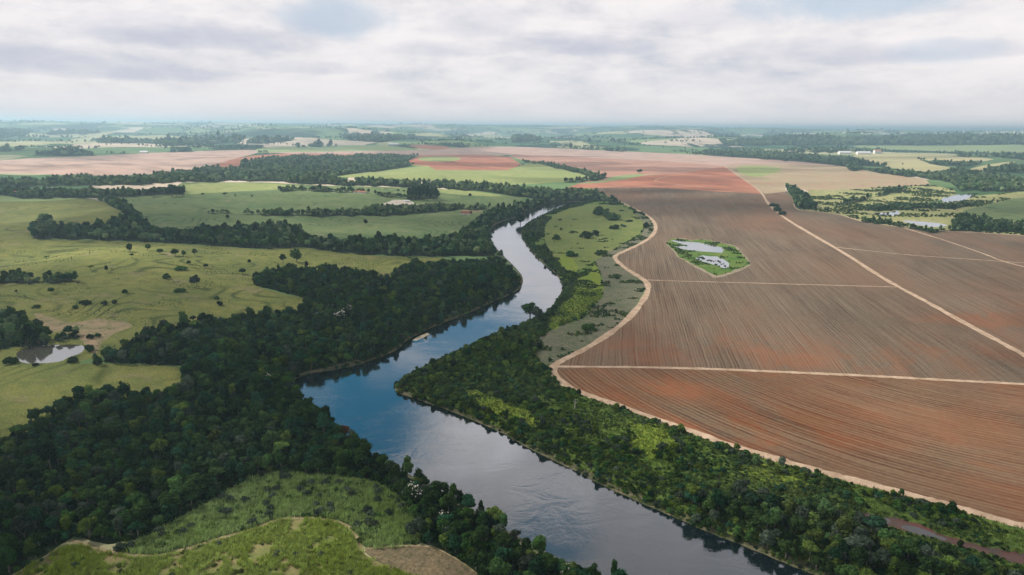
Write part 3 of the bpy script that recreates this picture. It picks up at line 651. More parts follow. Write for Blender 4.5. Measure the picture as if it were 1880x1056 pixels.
def leaf_cloud(shape, seed, nleaf, size):
    rng = np.random.default_rng(seed)
    hz_, foot, nl, spread = SHAPES[shape]
    L = []
    for k in range(nl):
        a = rng.uniform(0, 2 * math.pi); u = rng.uniform(-0.25, 1.0)
        rr = math.sqrt(max(0, 1 - u * u)) * spread * rng.uniform(0.55, 1.1)
        if shape == 'tall oval': rr *= 0.8
        L.append((math.cos(a) * rr, math.sin(a) * rr, foot + hz_ * (0.38 + 0.46 * u * rng.uniform(0.7, 1.1)), rng.uniform(0.26, 0.50) * (0.8 if shape == 'ragged' else 1)))
    L.append((0, 0, foot + hz_ * 0.45, 0.5))
    V = []; Fq = []
    sq = min(1.0, hz_ / 1.3)
    for k in range(nleaf):
        cx, cy_, cz, r = L[rng.integers(len(L))]
        dv = rng.normal(0, 1, 3); dv[2] = dv[2] * 0.85 + 0.30; dv /= np.linalg.norm(dv)
        c = np.array([cx, cy_, cz]) + dv * r * rng.uniform(0.72, 1.06) * np.array([1, 1, sq])
        n = dv + rng.normal(0, 0.55, 3); n /= np.linalg.norm(n)
        t1 = np.cross(n, rng.normal(0, 1, 3)); t1 /= np.linalg.norm(t1); t2 = np.cross(n, t1)
        s_ = size * rng.uniform(0.6, 1.35); w_ = s_ * rng.uniform(0.5, 0.9)
        b = len(V)
        V += [c - t1 * s_ - t2 * w_ * 0.3, c + t2 * w_ - t1 * s_ * 0.1, c + t1 * s_ + t2 * w_ * 0.2, c - t2 * w_ + t1 * s_ * 0.15]
        Fq.append((b, b + 1, b + 2, b + 3))
    for (cx, cy_, cz, r) in L:      # closed core added inside each clump to block light and view
        b = len(V); rings = 3; seg = 6; r2 = r * 0.78
        V.append(np.array([cx, cy_, cz - r2 * sq]))
        for i in range(1, rings):
            ph = -math.pi / 2 + math.pi * i / rings
            for j in range(seg):
                V.append(np.array([cx + math.cos(ph) * math.cos(j * 2 * math.pi / seg + i) * r2, cy_ + math.cos(ph) * math.sin(j * 2 * math.pi / seg + i) * r2, cz + math.sin(ph) * r2 * sq]))
        V.append(np.array([cx, cy_, cz + r2 * sq])); top = len(V) - 1
        for j in range(seg):
            Fq.append((b, b + 1 + (j + 1) % seg, b + 1 + j))
            Fq.append((b + 1 + j, b + 1 + (j + 1) % seg, b + 1 + seg + (j + 1) % seg, b + 1 + seg + j))
            Fq.append((b + 1 + seg + j, b + 1 + seg + (j + 1) % seg, top))
    return V, Fq

def tube(V, Fq, a, b, ra, rb, seg=6):
    a = np.array(a, float); b = np.array(b, float); d = b - a; d /= np.linalg.norm(d)
    t = np.cross(d, (0.3, 0.9, 0.2)); t /= np.linalg.norm(t); u = np.cross(d, t); k = len(V)
    for p, r in ((a, ra), (b, rb)):
        for j in range(seg):
            V.append(p + (t * math.cos(j * 2 * math.pi / seg) + u * math.sin(j * 2 * math.pi / seg)) * r)
    for j in range(seg):
        Fq.append((k + j, k + (j + 1) % seg, k + seg + (j + 1) % seg, k + seg + j))
    Fq.append(tuple(k + seg + j for j in range(seg)))

def trunk_geo(shape, seed, extra=0):
    rng = np.random.default_rng(seed + 500)
    hz_, foot, nl, spread = SHAPES[shape]
    V = []; Fq = []
    fork = foot + 0.12 * hz_
    lean = rng.normal(0, 0.05, 2)
    tube(V, Fq, (0, 0, -0.25), (lean[0], lean[1], fork), 0.085, 0.055)
    for k in range(4 + extra):
        a = k * 1.6 + rng.uniform(0, 0.8); r = rng.uniform(0.3, 0.62) * min(1, spread * 1.3)
        mid = (lean[0] + math.cos(a) * r * 0.6, lean[1] + math.sin(a) * r * 0.6, fork + hz_ * 0.25)
        tube(V, Fq, (lean[0], lean[1], fork - 0.05), mid, 0.045, 0.028, 5)
        tube(V, Fq, mid, (lean[0] + math.cos(a) * r, lean[1] + math.sin(a) * r, fork + hz_ * rng.uniform(0.45, 0.7)), 0.028, 0.010, 5)
    return V, Fq

_geo = {}
def crown_mesh(shape, tint, seed, nleaf=620, size=0.125):
    key = (shape, seed, nleaf)
    if key not in _geo: _geo[key] = leaf_cloud(shape, seed, nleaf, size)
    return mesh_from('crown', *_geo[key], LM[tint], False)
def whole_mesh(shape, tint, seed, nleaf, size):
    V, Fq = leaf_cloud(shape, seed, nleaf, size); n = len(Fq)
    V = list(V); Fq = list(Fq)
    V2, F2 = trunk_geo(shape, seed); b = len(V)
    V += V2; Fq += [tuple(i + b for i in f) for f in F2]
    me = mesh_from('tree', V, Fq, [LM[tint], LM['bark']], False)
    mi = np.zeros(len(Fq), np.int32); mi[n:] = 1
    me.polygons.foreach_set('material_index', mi)
    return me

def blades_mesh(seed, n, h, spread, width, tint):
    rng = np.random.default_rng(seed); V = []; Fq = []
    for k in range(n):
        a = rng.uniform(0, 2 * math.pi); r = spread * math.sqrt(rng.uniform(0, 1)); hh = h * rng.uniform(0.6, 1.1)
        bx, by = math.cos(a) * r, math.sin(a) * r; la = rng.uniform(0, 2 * math.pi); ln = hh * rng.uniform(0.1, 0.55)
        wx, wy = -math.sin(la) * width, math.cos(la) * width
        b = len(V)
        for (f, g, w_) in ((0, 0, 1.0), (0.35, 0.62, 0.9), (1.0, 1.0, 0.1)):
            px_, py_ = bx + math.cos(la) * ln * f, by + math.sin(la) * ln * f; z_ = hh * g - 0.25 * ln * f * f
            V += [np.array([px_ - wx * w_, py_ - wy * w_, z_]), np.array([px_ + wx * w_, py_ + wy * w_, z_])]
        Fq += [(b, b + 1, b + 3, b + 2), (b + 2, b + 3, b + 5, b + 4)]
    return mesh_from('tuft', V, Fq, LM[tint], False)

def scatter(poly_xy_warp, spacing, jitter=0.48, avoid_river=1.5, seed=1):
    """Random points inside one outline (log-polar), spaced evenly on the ground."""
    rng = np.random.default_rng(seed)
    w = poly_xy_warp; r = np.exp(w[:, 1]); X = np.sin(w[:, 0]) * r; Y = np.cos(w[:, 0]) * r
    x0, x1, y0, y1 = X.min(), X.max(), max(Y.min(), 40), Y.max()
    gx = np.arange(x0, x1, spacing); gy = np.arange(y0, y1, spacing * 0.9)
    GX, GY = np.meshgrid(gx, gy); GX[1::2] += spacing / 2
    P = np.column_stack([GX.ravel(), GY.ravel()]) + rng.uniform(-jitter, jitter, (GX.size, 2)) * spacing
    az = np.abs(np.arctan2(P[:, 0], P[:, 1])); P = P[az < math.radians(47)]
    return P[pip(warp(P), w)]

def frame_info(X, Y, Zg, R):
    p, dep = to_px(np.column_stack([X, Y, Zg]))
    return p, dep

def gn_scatter(name, label, P, Zg, S, variants, vid, tilt=0.0, zs=None):
    n = len(P)
    me = bpy.data.meshes.new(name); me.from_pydata([(float(a), float(b), float(c)) for (a, b), c in zip(P, Zg)], [], [])
    o = bpy.data.objects.new(name, me); C.objects.link(o); o['kind'] = 'stuff'; o['label'] = label
    rng = np.random.default_rng(n)
    sc = np.column_stack([S, S, S * (zs if zs is not None else rng.uniform(0.85, 1.25, n))])
    me.attributes.new('size', 'FLOAT_VECTOR', 'POINT').data.foreach_set('vector', sc.astype(np.float32).ravel())
    rot = np.column_stack([rng.normal(0, tilt, n), rng.normal(0, tilt, n), rng.uniform(0, 6.283, n)])
    me.attributes.new('turn', 'FLOAT_VECTOR', 'POINT').data.foreach_set('vector', rot.astype(np.float32).ravel())
    me.attributes.new('look', 'INT', 'POINT').data.foreach_set('value', vid.astype(np.int32))
    ng = bpy.data.node_groups.new(name, 'GeometryNodeTree')
    ng.interface.new_socket('Geometry', in_out='INPUT', socket_type='NodeSocketGeometry')
    ng.interface.new_socket('Geometry', in_out='OUTPUT', socket_type='NodeSocketGeometry')
    N = ng.nodes.new; L = ng.links.new
    gi = N('NodeGroupInput'); go = N('NodeGroupOutput'); mp = N('GeometryNodeMeshToPoints'); ip = N('GeometryNodeInstanceOnPoints'); j = N('GeometryNodeJoinGeometry')
    for vm_ in reversed(variants):
        so = bpy.data.objects.new(name + '_source', vm_)
        oi = N('GeometryNodeObjectInfo'); oi.inputs['Object'].default_value = so; oi.inputs['As Instance'].default_value = False
        g2 = N('GeometryNodeGeometryToInstance'); L(oi.outputs['Geometry'], g2.inputs[0]); L(g2.outputs[0], j.inputs[0])
    def attr(nm, t):
        a = N('GeometryNodeInputNamedAttribute'); a.data_type = t; a.inputs[0].default_value = nm; return a.outputs[0]
    L(gi.outputs[0], mp.inputs[0]); L(mp.outputs[0], ip.inputs['Points']); L(j.outputs[0], ip.inputs['Instance'])
    ip.inputs['Pick Instance'].default_value = True
    L(attr('look', 'INT'), ip.inputs['Instance Index']); L(attr('size', 'FLOAT_VECTOR'), ip.inputs['Scale'])
    er = N('FunctionNodeEulerToRotation'); L(attr('turn', 'FLOAT_VECTOR'), er.inputs[0]); L(er.outputs[0], ip.inputs['Rotation'])
    L(ip.outputs[0], go.inputs[0])
    o.modifiers.new('scatter', 'NODES').node_group = ng
    return o

def empty(name, loc, rz=0.0, sc=(1, 1, 1), **props):
    o = bpy.data.objects.new(name, None); C.objects.link(o); o.location = loc; o.rotation_euler = (0, 0, rz); o.scale = sc
    o.empty_display_size = 0.5
    for k, v in props.items():
        if v: o[k] = v
    return o
def part(name, me, parent):
    o = bpy.data.objects.new(name, me); C.objects.link(o); o.parent = parent
    return o

ORD = 'first second third fourth fifth sixth seventh eighth ninth tenth eleventh twelfth thirteenth fourteenth fifteenth sixteenth seventeenth eighteenth nineteenth twentieth'.split()
def ordword(i):
    return ORD[i] if i < len(ORD) else (('twenty ' if i < 29 else 'thirty ') + ORD[(i - 20) % 10] if i < 39 else 'later')
def name_them(items, anchors, what):
    """items: dicts with px, look. One label each: its look, what it stands by, and its turn from the left among its like."""
    cells = {}
    for it in items:
        d = [((it['px'][0] - a[0]) / 1.4) ** 2 + (it['px'][1] - a[1]) ** 2 for a, _ in anchors]
        it['where'] = anchors[int(np.argmin(d))][1]
        cells.setdefault((it['look'], it['where']), []).append(it)
    for (look, where), v in cells.items():
        v.sort(key=lambda q: q['px'][0])
        for i, it in enumerate(v):
            it['label'] = f'{look} {what} {where}' if len(v) == 1 else f'{ordword(i)} from left of {look} {what}s {where}'

SH_N = ['domed', 'flat topped', 'tall oval', 'ragged', 'round']
TI_N = ['dark green', 'mid green', 'grey green', 'yellow green', 'blue green']
PROTO = {}
def tree_parts(shape, tint, v=0, nleaf=620):
    k = (shape, tint, v)
    if k not in PROTO:
        sd_ = 10 + SH_N.index(shape) * 7 + v if shape in SH_N else 90 + v
        PROTO[k] = (crown_mesh(shape, tint, sd_, nleaf), mesh_from('trunk', *trunk_geo(shape, sd_), LM['bark'], False))
    return PROTO[k]

def individuals(name, cat, group, P, Zg, R, shapes, tints, anchors, what, order):
    items = []
    px, dep = to_px(np.column_stack([P, Zg]))
    for i in order:
        items.append(dict(i=i, px=px[i], look=f'{tints[i]} {shapes[i]}'))
    name_them(items, anchors, what)
    for it in items:
        i = it['i']; h = random.uniform(0.88, 1.2)
        o = empty(name, (P[i][0], P[i][1], Zg[i]), random.uniform(0, 6.28), (R[i], R[i], R[i] * h), label=it['label'], category=cat, group=group)
        cr, tr = tree_parts(shapes[i], tints[i], random.randrange(2))
        part('crown', cr, o); part('trunk', tr, o)

def choose(names, weights, n, seed):
    return np.random.default_rng(seed).choice(names, n, p=np.array(weights) / sum(weights))

def in_frame(px, dep, m=0):
    return (dep > 5) & (px[:, 0] > -m) & (px[:, 0] < 1880 + m) & (px[:, 1] > 0) & (px[:, 1] < 1056 + 30 + m)

# --- the dark forest on the near bank
fw = [w for w in WOODS if w['kinds'] == 'near'][0]
P = scatter(fw['reg']['poly'], fw['sp'], seed=3)
P = P[river_dist(P[:, 0], P[:, 1]) > 1.0]; P = P[~pip(warp(P), RIVP)]
Zg = ground_z(P[:, 0], P[:, 1])
dmp = fbm(P[:, 0] / 60, P[:, 1] / 60, 61, 3)
R = (1.4 + 2.9 * np.random.default_rng(5).beta(1.3, 2.6, len(P))) * (0.85 + 0.4 * dmp)
shp = choose(SH_N, [4, 1.1, 1.6, 2.2, 2.6], len(P), 6)
tnt = choose(TI_N, [5.0, 3.4, 0.7, 0.8, 2.0], len(P), 7)
px, dep = to_px(np.column_stack([P, Zg]))
size = np.where(in_frame(px, dep), R / dep, 0)
order = np.argsort(-size)
top = [i for i in order[:290] if size[i] > 0]
FOREST_ANCHORS = [((60, 1010), 'beside the cane corner'), ((150, 900), 'deep in the forest'), ((420, 880), 'at the reed bed head'),
    ((620, 860), 'beyond the reed bed'), ((780, 930), 'between reed bed and river'), ((860, 1000), 'above the brown cut field'), ((980, 1040), 'below the brown cut field'),
    ((700, 830), 'on the river edge'), ((560, 760), 'inside the river bend'), ((330, 960), 'below the reed bed'), ((20, 840), 'under the pale field'), ((300, 800), 'in the middle of the forest'), ((1080, 1060), 'at the lowest river edge')]
individuals('forest_tree', 'tree', 'trees of the dark riverside forest', P, Zg, R, shp, tnt, FOREST_ANCHORS, 'tree', top)
rest = np.setdiff1d(np.arange(len(P)), np.array(top, int))
near_var = [(s_, t_) for t_ in TI_N for s_ in SH_N]
VAR_N = [whole_mesh(s_, t_, 10 + SH_N.index(s_) * 7, 380, 0.15) for s_, t_ in near_var]
vid = np.array([TI_N.index(tnt[i]) * 5 + SH_N.index(shp[i]) for i in rest])
gn_scatter('woodland', 'dark closed forest on the near river bank', P[rest], Zg[rest], R[rest], VAR_N, vid, 0.05)
# undergrowth that closes the gaps of the forest
U = scatter(fw['reg']['poly'], 4.2, seed=13); U = U[(river_dist(U[:, 0], U[:, 1]) > 0.4) & ~pip(warp(U), RIVP)]
U = U[np.hypot(U[:, 0], U[:, 1]) < 800]
UZ = ground_z(U[:, 0], U[:, 1])
BUSH_V = [whole_mesh(s_, t_, 95 + k, 240, 0.19) for k, (s_, t_) in enumerate([('bush', 'dark green'), ('low bush', 'mid green'), ('bush', 'blue green'), ('bush', 'mid green'), ('low bush', 'yellow green'), ('bush', 'grey green')])]
gn_scatter('undergrowth', 'dark undergrowth between the forest trees', U, UZ, np.random.default_rng(8).uniform(1.2, 2.6, len(U)), BUSH_V, choose([0, 1, 2, 3], [4, 1.5, 2, 1.5], len(U), 9), 0.1)

# --- belts and far woods
MID_V = [whole_mesh(s_, t_, 10 + SH_N.index(s_) * 7 + 3, 260, 0.18) for t_ in ('dark green', 'mid green', 'far dark', 'blue green', 'far light') for s_ in ('domed', 'round', 'tall oval')]
FP = []; FZ = []; FR = []; FI = []; MP = []; MZ = []; MR = []; MI = []
for k, w in enumerate(WOODS):
    if w['kinds'] == 'near': continue
    q = scatter(w['reg']['poly'], w['sp'], seed=100 + k)
    q = q[(river_dist(q[:, 0], q[:, 1]) > 1.0) & ~pip(warp(q), RIVP)]
    for rg in REG:
        if rg['name'] == 'pond': q = q[~pip(warp(q), rg['poly'])]
    if len(q) == 0: continue
    z_ = ground_z(q[:, 0], q[:, 1]); rng = np.random.default_rng(k)
    r_ = w['R'] * rng.uniform(0.5, 1.15, len(q)) ** 1.15
    big = w['R'] > 10
    if w['kinds'] == 'mid':
        MP.append(q); MZ.append(z_); MR.append(r_); MI.append(rng.choice(15, len(q), p=np.array([2, 2, 1.3, 2.6, 2.6, 1.2, 2.8, 2.6, .7, .9, .8, .4, .5, .4, .2]) / 21.0))
    else:
        FP.append(q); FZ.append(z_ - (r_ * 0.45 if big else 0)); FR.append(r_); FI.append(rng.choice(15, len(q), p=np.array([.3, .3, .2, 1.2, 1.2, .6, 3.6, 3.6, 1, .5, .5, .3, 3, 3, .7]) / 20.0))
# loose trees and copses strewn over the far country
gr = np.random.default_rng(77); rr0 = np.exp(gr.uniform(math.log(2300), math.log(13000), 60000)); az0 = gr.uniform(-0.72, 0.72, 60000)
q = np.column_stack([np.sin(az0) * rr0, np.cos(az0) * rr0])
cl_ = fbm(q[:, 0] / 420, q[:, 1] / 300, 131, 4); ln_ = np.abs(fbm(q[:, 0] / 900, q[:, 1] / 700, 133, 2) - 0.5)
q = q[((cl_ > 0.68) | (ln_ < 0.004))]
q = q[region_lookup(q) == -1]
rf_ = np.hypot(q[:, 0], q[:, 1])
FP.append(q); FR.append(np.clip(rf_ / 700, 4, 14) * gr.uniform(0.6, 1.1, len(q))); FZ.append(ground_z(q[:, 0], q[:, 1]) - 0.3 * FR[-1] * (rf_ > 5000)); FI.append(gr.choice(15, len(q), p=np.array([1, 1, .3, 1, 1, .3, 3, 3, .5, .5, .5, .2, .6, .6, .2]) / 13.7))
print('STREWN', len(q))
gn_scatter('tree_belt', 'dark belts of trees between the pastures', np.vstack(MP), np.hstack(MZ), np.hstack(MR), MID_V, np.hstack(MI), 0.05)
gn_scatter('far_woodland', 'hazy woods across the valley', np.vstack(FP), np.hstack(FZ), np.hstack(FR), MID_V, np.hstack(FI), 0.05)
print('VEG near', len(P), 'mid', len(np.hstack(MZ)), 'far', len(np.hstack(FZ)))

# --- right bank: thicket, scrub, taller trees
def wpoly(px, ht=0.0): return warp(unproject(densify(np.array(px, float), 8), ht))
THICK = wpoly([(724,722),(740,700),(765,684),(805,668),(845,648),(885,628),(935,610),(965,598),(985,594),(1003,606),(1000,614),(980,628),(990,668),(1012,678),(1014,694),(1040,714),(1072,731),(1030,738),(960,727),(900,720),(850,716),(838,726),(850,745),(800,742),(755,730)])
LOWW = wpoly([(1225,925),(1290,905),(1400,915),(1500,935),(1560,950),(1600,975),(1700,1008),(1800,1048),(1880,1070),(2100,1150),(1950,1195),(1560,1058),(1440,1018),(1380,1002),(1300,975)])
RB = [r for r in REG if r['name'] == 'riverside_meadow'][0]['poly']
MEAD = [r['poly'] for r in REG if r['name'] in ('wet_meadow',)]
KEEP = [r['poly'] for r in REG if r['name'] in ('ploughed_field', 'dirt_track', 'mud', 'puddle', 'red_field')]
FALL = [r['poly'] for r in REG if r['name'] == 'fallow_strip'][0]
OLIV = [r['poly'] for r in REG if r['name'] == 'olive_meadow'][0]
def clear(q, extra=()):
    w = warp(q); ok = (river_dist(q[:, 0], q[:, 1]) > 0.6) & ~pip(w, RIVP)
    for p_ in list(KEEP) + list(extra): ok &= ~pip(w, p_)
    return ok
# taller trees of the lower right
T = scatter(LOWW, 4.9, seed=21); T = T[clear(T)]
TZ = ground_z(T[:, 0], T[:, 1]); TR = np.random.default_rng(22).uniform(1.9, 3.9, len(T))
tsh = choose(SH_N, [4, 2.2, 0.6, 1.6, 3], len(T), 23); tti = choose(TI_N, [1.5, 3.4, 2.2, 1.8, 1.4], len(T), 24)
px, dep = to_px(np.column_stack([T, TZ])); size = np.where(in_frame(px, dep), TR / dep, 0); order = np.argsort(-size)
top = [i for i in order[:240] if size[i] > 0]
LOW_ANCHORS = [((1300, 930), 'atop the riverside wood'), ((1420, 960), 'above the sandy river bank'), ((1400, 1000), 'right on the river bank'), ((1540, 1000), 'in the riverside wood middle'),
    ((1560, 960), 'below the field scrub'), ((1680, 1030), 'below the red mud channel'), ((1620, 1060), 'near the lower frame edge'), ((1800, 1060), 'in the lower right corner')]
individuals('riverside_tree', 'tree', 'trees of the lower right riverside wood', T, TZ, TR, tsh, tti, LOW_ANCHORS, 'tree', top)
rest = np.setdiff1d(np.arange(len(T)), np.array(top, int))
if len(rest): gn_scatter('riverside_woodland', 'rest of the riverside wood beyond the frame', T[rest], TZ[rest], TR[rest], VAR_N, np.array([TI_N.index(tti[i]) * 5 + SH_N.index(tsh[i]) for i in rest]), 0.05)
# bushes: thicket, bank fringe, scattered scrub
B1 = scatter(THICK, 2.7, seed=31); B1 = B1[clear(B1)]; r1 = np.random.default_rng(32).uniform(1.3, 2.6, len(B1))
B2 = scatter(RB, 2.5, seed=33); B2 = B2[clear(B2, MEAD + [THICK])]
w2 = warp(B2); dr2 = river_dist(B2[:, 0], B2[:, 1])
px2, dep2 = to_px(np.column_stack([B2, np.full(len(B2), 4.0)]))
nn = fbm(B2[:, 0] / 38, B2[:, 1] / 38, 71, 4); n3 = fbm(B2[:, 0] / 13, B2[:, 1] / 13, 72, 3)
thr = 0.565 - 0.24 * sstep(26, 5, dr2) + 0.35 * pip(w2, FALL) + 0.16 * pip(w2, OLIV) - 0.03 * sstep(560, 620, px2[:, 1]) - 0.09 * sstep(850, 930, px2[:, 1])
nearband = sstep(3.0, 1.0, dr2)
keep = (nn * 0.6 + n3 * 0.4 > thr) & (np.random.default_rng(4).uniform(0, 1, len(B2)) > nearband * 0.5)
B2 = B2[keep]; r2 = np.random.default_rng(34).uniform(0.7, 2.3, len(B2)) * (0.75 + 0.5 * nn[keep])
LW = pip(warp(B2), LOWW)
B = np.vstack([B1, B2]); RR2 = np.hstack([r1, r2]); BZ = ground_z(B[:, 0], B[:, 1])
bsh = choose(['bush', 'low bush', 'round'], [5, 3, 0.8], len(B), 35); 
lightness = fbm(B[:, 0] / 25, B[:, 1] / 25, 73, 3)
bti = np.where(lightness > 0.56, choose(TI_N, [0.3, 2.4, 2.4, 4.0, .8], len(B), 36), choose(TI_N, [1.8, 4.0, 0.9, 1.8, 1.2], len(B), 37))
bti[:len(B1)] = choose(TI_N, [1.2, 4.2, 0.15, 3.4, .3], len(B1), 38)
px, dep = to_px(np.column_stack([B, BZ])); size = np.where(in_frame(px, dep) & ~np.hstack([np.zeros(len(B1), bool), LW]), RR2 / dep, 0); order = np.argsort(-size)
top = [i for i in order[:290] if size[i] > 0]
BUSH_ANCHORS = [((760, 710), 'at the tip of the thicket'), ((860, 680), 'in the thicket inside the bend'), ((960, 650), 'at the head of the thicket'), ((900, 775), 'below the narrow bright meadow'), ((1050, 800), 'between river and track'),
    ((1000, 760), 'ending the narrow bright meadow'), ((1100, 860), 'above the sandy bank'), ((1180, 900), 'on the lower river bank'), ((1180, 800), 'round the ragged bright meadow'), ((1330, 870), 'below the orange field corner'), ((1500, 920), 'below the dirt track'), ((1700, 960), 'between mud channel and track'), ((1820, 1000), 'beside the mud channel'), ((1350, 930), 'above the lower right wood')]
individuals('riverside_bush', 'bush', 'bushes of the right river bank', B, BZ, RR2, bsh, bti, BUSH_ANCHORS, 'bush', top)
for o_ in list(C.objects):
    if o_.name.startswith('riverside_bush') and 'bushs' in o_['label']: o_['label'] = o_['label'].replace('bushs', 'bushes').replace('low bush bushes', 'low bushes').replace('bush bushes', 'bushes')
    elif o_.name.startswith('riverside_bush'): o_['label'] = o_['label'].replace('low bush bush', 'low bush').replace('bush bush', 'bush')
rest = np.setdiff1d(np.arange(len(B)), np.array(top, int))
BV = [(s_, t_) for t_ in TI_N for s_ in ('bush', 'low bush', 'round')]
BVM = [whole_mesh(s_, t_, 120 + k, 230, 0.185) for k, (s_, t_) in enumerate(BV)]
gn_scatter('scrub', 'dense scrub on the right river bank', B[rest], BZ[rest], RR2[rest], BVM, np.array([TI_N.index(bti[i]) * 3 + ['bush', 'low bush', 'round'].index(bsh[i]) for i in rest]), 0.08)
print('VEG low trees', len(T), 'bushes', len(B))

# --- grass, cane and reeds
def tufts(name, label, poly, spacing, h, tint, seed, extra=(), maxd=700, n=14, spread=0.55, width=0.05, s0=0.7, s1=1.3, mask=None):
    q = scatter(poly, spacing, seed=seed); q = q[clear(q, extra)]; q = q[np.hypot(q[:, 0], q[:, 1]) < maxd]
    px_, dp_ = to_px(np.column_stack([q, np.full(len(q), 4.0)])); q = q[(dp_ > 10) & (px_[:, 1] < 1200)]
    if mask: q = q[mask(q)]
    z_ = ground_z(q[:, 0], q[:, 1]); rng = np.random.default_rng(seed)
    gn_scatter(name, label, q, z_ - 0.05, rng.uniform(s0, s1, len(q)), [blades_mesh(seed + k, n, h, spread, width, tint) for k in range(5)], rng.integers(0, 5, len(q)), 0.08)
    print('TUFT', name, len(q))
CANE = [r['poly'] for r in REG if r['name'] == 'cane_field'][0]; REED = [r['poly'] for r in REG if r['name'] == 'reed_bed'][0]; CUT = [r['poly'] for r in REG if r['name'] == 'cut_field'][0]
def cane_mask(q): return fbm(q[:, 0] / 5, q[:, 1] / 5, 81, 3) < 0.66
def extra_bushes(name, label, poly, sp, seed, r0, r1, w):
    q = scatter(poly, sp, seed=seed); q = q[clear(q)]; q = q[fbm(q[:, 0] / 11, q[:, 1] / 11, seed, 3) > 0.42]
    gn_scatter(name, label, q, ground_z(q[:, 0], q[:, 1]), np.random.default_rng(seed).uniform(r0, r1, len(q)), BUSH_V, choose([0, 1, 2, 3, 4, 5], w, len(q), seed), 0.1)
extra_bushes('weeds', 'leafy weeds among the reeds', REED, 3.4, 51, 0.6, 2.3, [1.5, 3, 1, 4, 2, 3])
extra_bushes('weeds', 'leafy weeds among the sugar cane', CANE, 4.6, 52, 0.5, 1.3, [1, 2, 0.3, 3, 4, 1])
tufts('sugar_cane', 'bright green sugar cane leaves in the near corner', CANE, 0.8, 1.35, 'cane', 41, [CUT], n=16, spread=0.5, width=0.05, mask=cane_mask)
tufts('reeds', 'pale green reeds beside the cane field', REED, 1.1, 1.7, 'reed', 42, [], n=18, spread=0.7, width=0.055)
tufts('grass', 'rough riverside grass of the right bank', RB, 1.9, 1.0, 'grass', 43, [FALL, THICK, OLIV], maxd=620, n=12, spread=0.9, width=0.09)

q = scatter(RB, 1.75, seed=91); q = q[clear(q, [THICK])]
wq = warp(q); mq = fbm(q[:, 0] / 17, q[:, 1] / 17, 92, 4) - 0.3 * (pip(wq, OLIV) & (river_dist(q[:, 0], q[:, 1]) > 20)) - 0.16 * pip(wq, FALL)
for p_ in MEAD: mq = mq - 0.10 * pip(wq, p_)
q = q[mq > 0.455]; q = q[np.hypot(q[:, 0], q[:, 1]) < 1150]
lq = fbm(q[:, 0] / 22, q[:, 1] / 22, 93, 3); rq = np.random.default_rng(94)
vq = np.where(lq > 0.5, rq.choice([3, 4, 5, 1], len(q), p=[.25, .45, .15, .15]), rq.choice([0, 1, 2, 3], len(q), p=[.2, .4, .15, .25]))
gn_scatter('low_scrub', 'low leafy scrub over the right bank', q, ground_z(q[:, 0], q[:, 1]), rq.uniform(0.35, 1.05, len(q)), BUSH_V, vq, 0.12)
print('LOWSCRUB', len(q))
MEAD2 = [r for r in REG if r['name'] == 'meadow']
qs = []
for k, r_ in enumerate(MEAD2):
    q = scatter(r_['poly'], 6.5, seed=180 + k); l_ = region_lookup(q); q = q[np.isin(l_, [i for i, rr2 in enumerate(REG) if rr2 is r_])]
    qs.append(q[fbm(q[:, 0] / 70, q[:, 1] / 45, 98, 4) > 0.53])
q = np.vstack(qs); rq = np.random.default_rng(99)
gn_scatter('meadow_scrub', 'loose scrub over the wet meadows beyond the ploughed field', q, ground_z(q[:, 0], q[:, 1]), rq.uniform(0.9, 2.8, len(q)), BUSH_V, rq.choice([1, 3, 4, 5], len(q), p=[.2, .35, .3, .15]), 0.1)
PAST = [r for r in REG if r['name'] == 'pasture' and r['label']][0]['poly']
q = scatter(PAST, 3.2, seed=95); mq = fbm(q[:, 0] / 30, q[:, 1] / 14, 96, 4)
for r_ in REG:
    if r_['name'] in ('forest_floor', 'pond', 'river'): mq[pip(warp(q), r_['poly'])] = 0
q = q[mq > 0.60]; rq = np.random.default_rng(97)
gn_scatter('tussocks', 'dark grass tussocks and weeds on the pasture', q, ground_z(q[:, 0], q[:, 1]), rq.uniform(0.18, 0.55, len(q)), BUSH_V, rq.choice([1, 3, 4, 5], len(q), p=[.1, .35, .4, .15]), 0.12)
print('TUSSOCK', len(q))

# --- trees and bushes one can single out
def px_depth(x, y):
    X, Y = wp(x, y); z_ = float(ground_z(np.array([X]), np.array([Y]))[0])
    return X, Y, z_, to_px(np.array([[X, Y, z_]]))[1][0]
UNIT_H = {k: (v[0] + v[1]) * 0.97 for k, v in SHAPES.items()}
def lone(x, y, hpx, shape, tint, label, name='field_tree', cat='tree', group=None, wide=1.0):
    X, Y, z_, dp = px_depth(x, y)
    h = hpx * dp / F * (0.88 if name == 'field_tree' else 1.05); R_ = h / UNIT_H[shape] * wide
    o = empty(name, (X, Y, z_ - 0.05 * R_), random.uniform(0, 6.28), (R_, R_, h / UNIT_H[shape]), label=label, category=cat, group=group)
    if shape in SH_N: cr, tr = tree_parts(shape, tint, random.randrange(2))
    else: cr, tr = tree_parts(shape, tint, random.randrange(3), 420)
    part('crown', cr, o); part('trunk', tr, o)
    return o
PT = 'trees standing in the pasture'; PB = 'bushes scattered over the pasture'
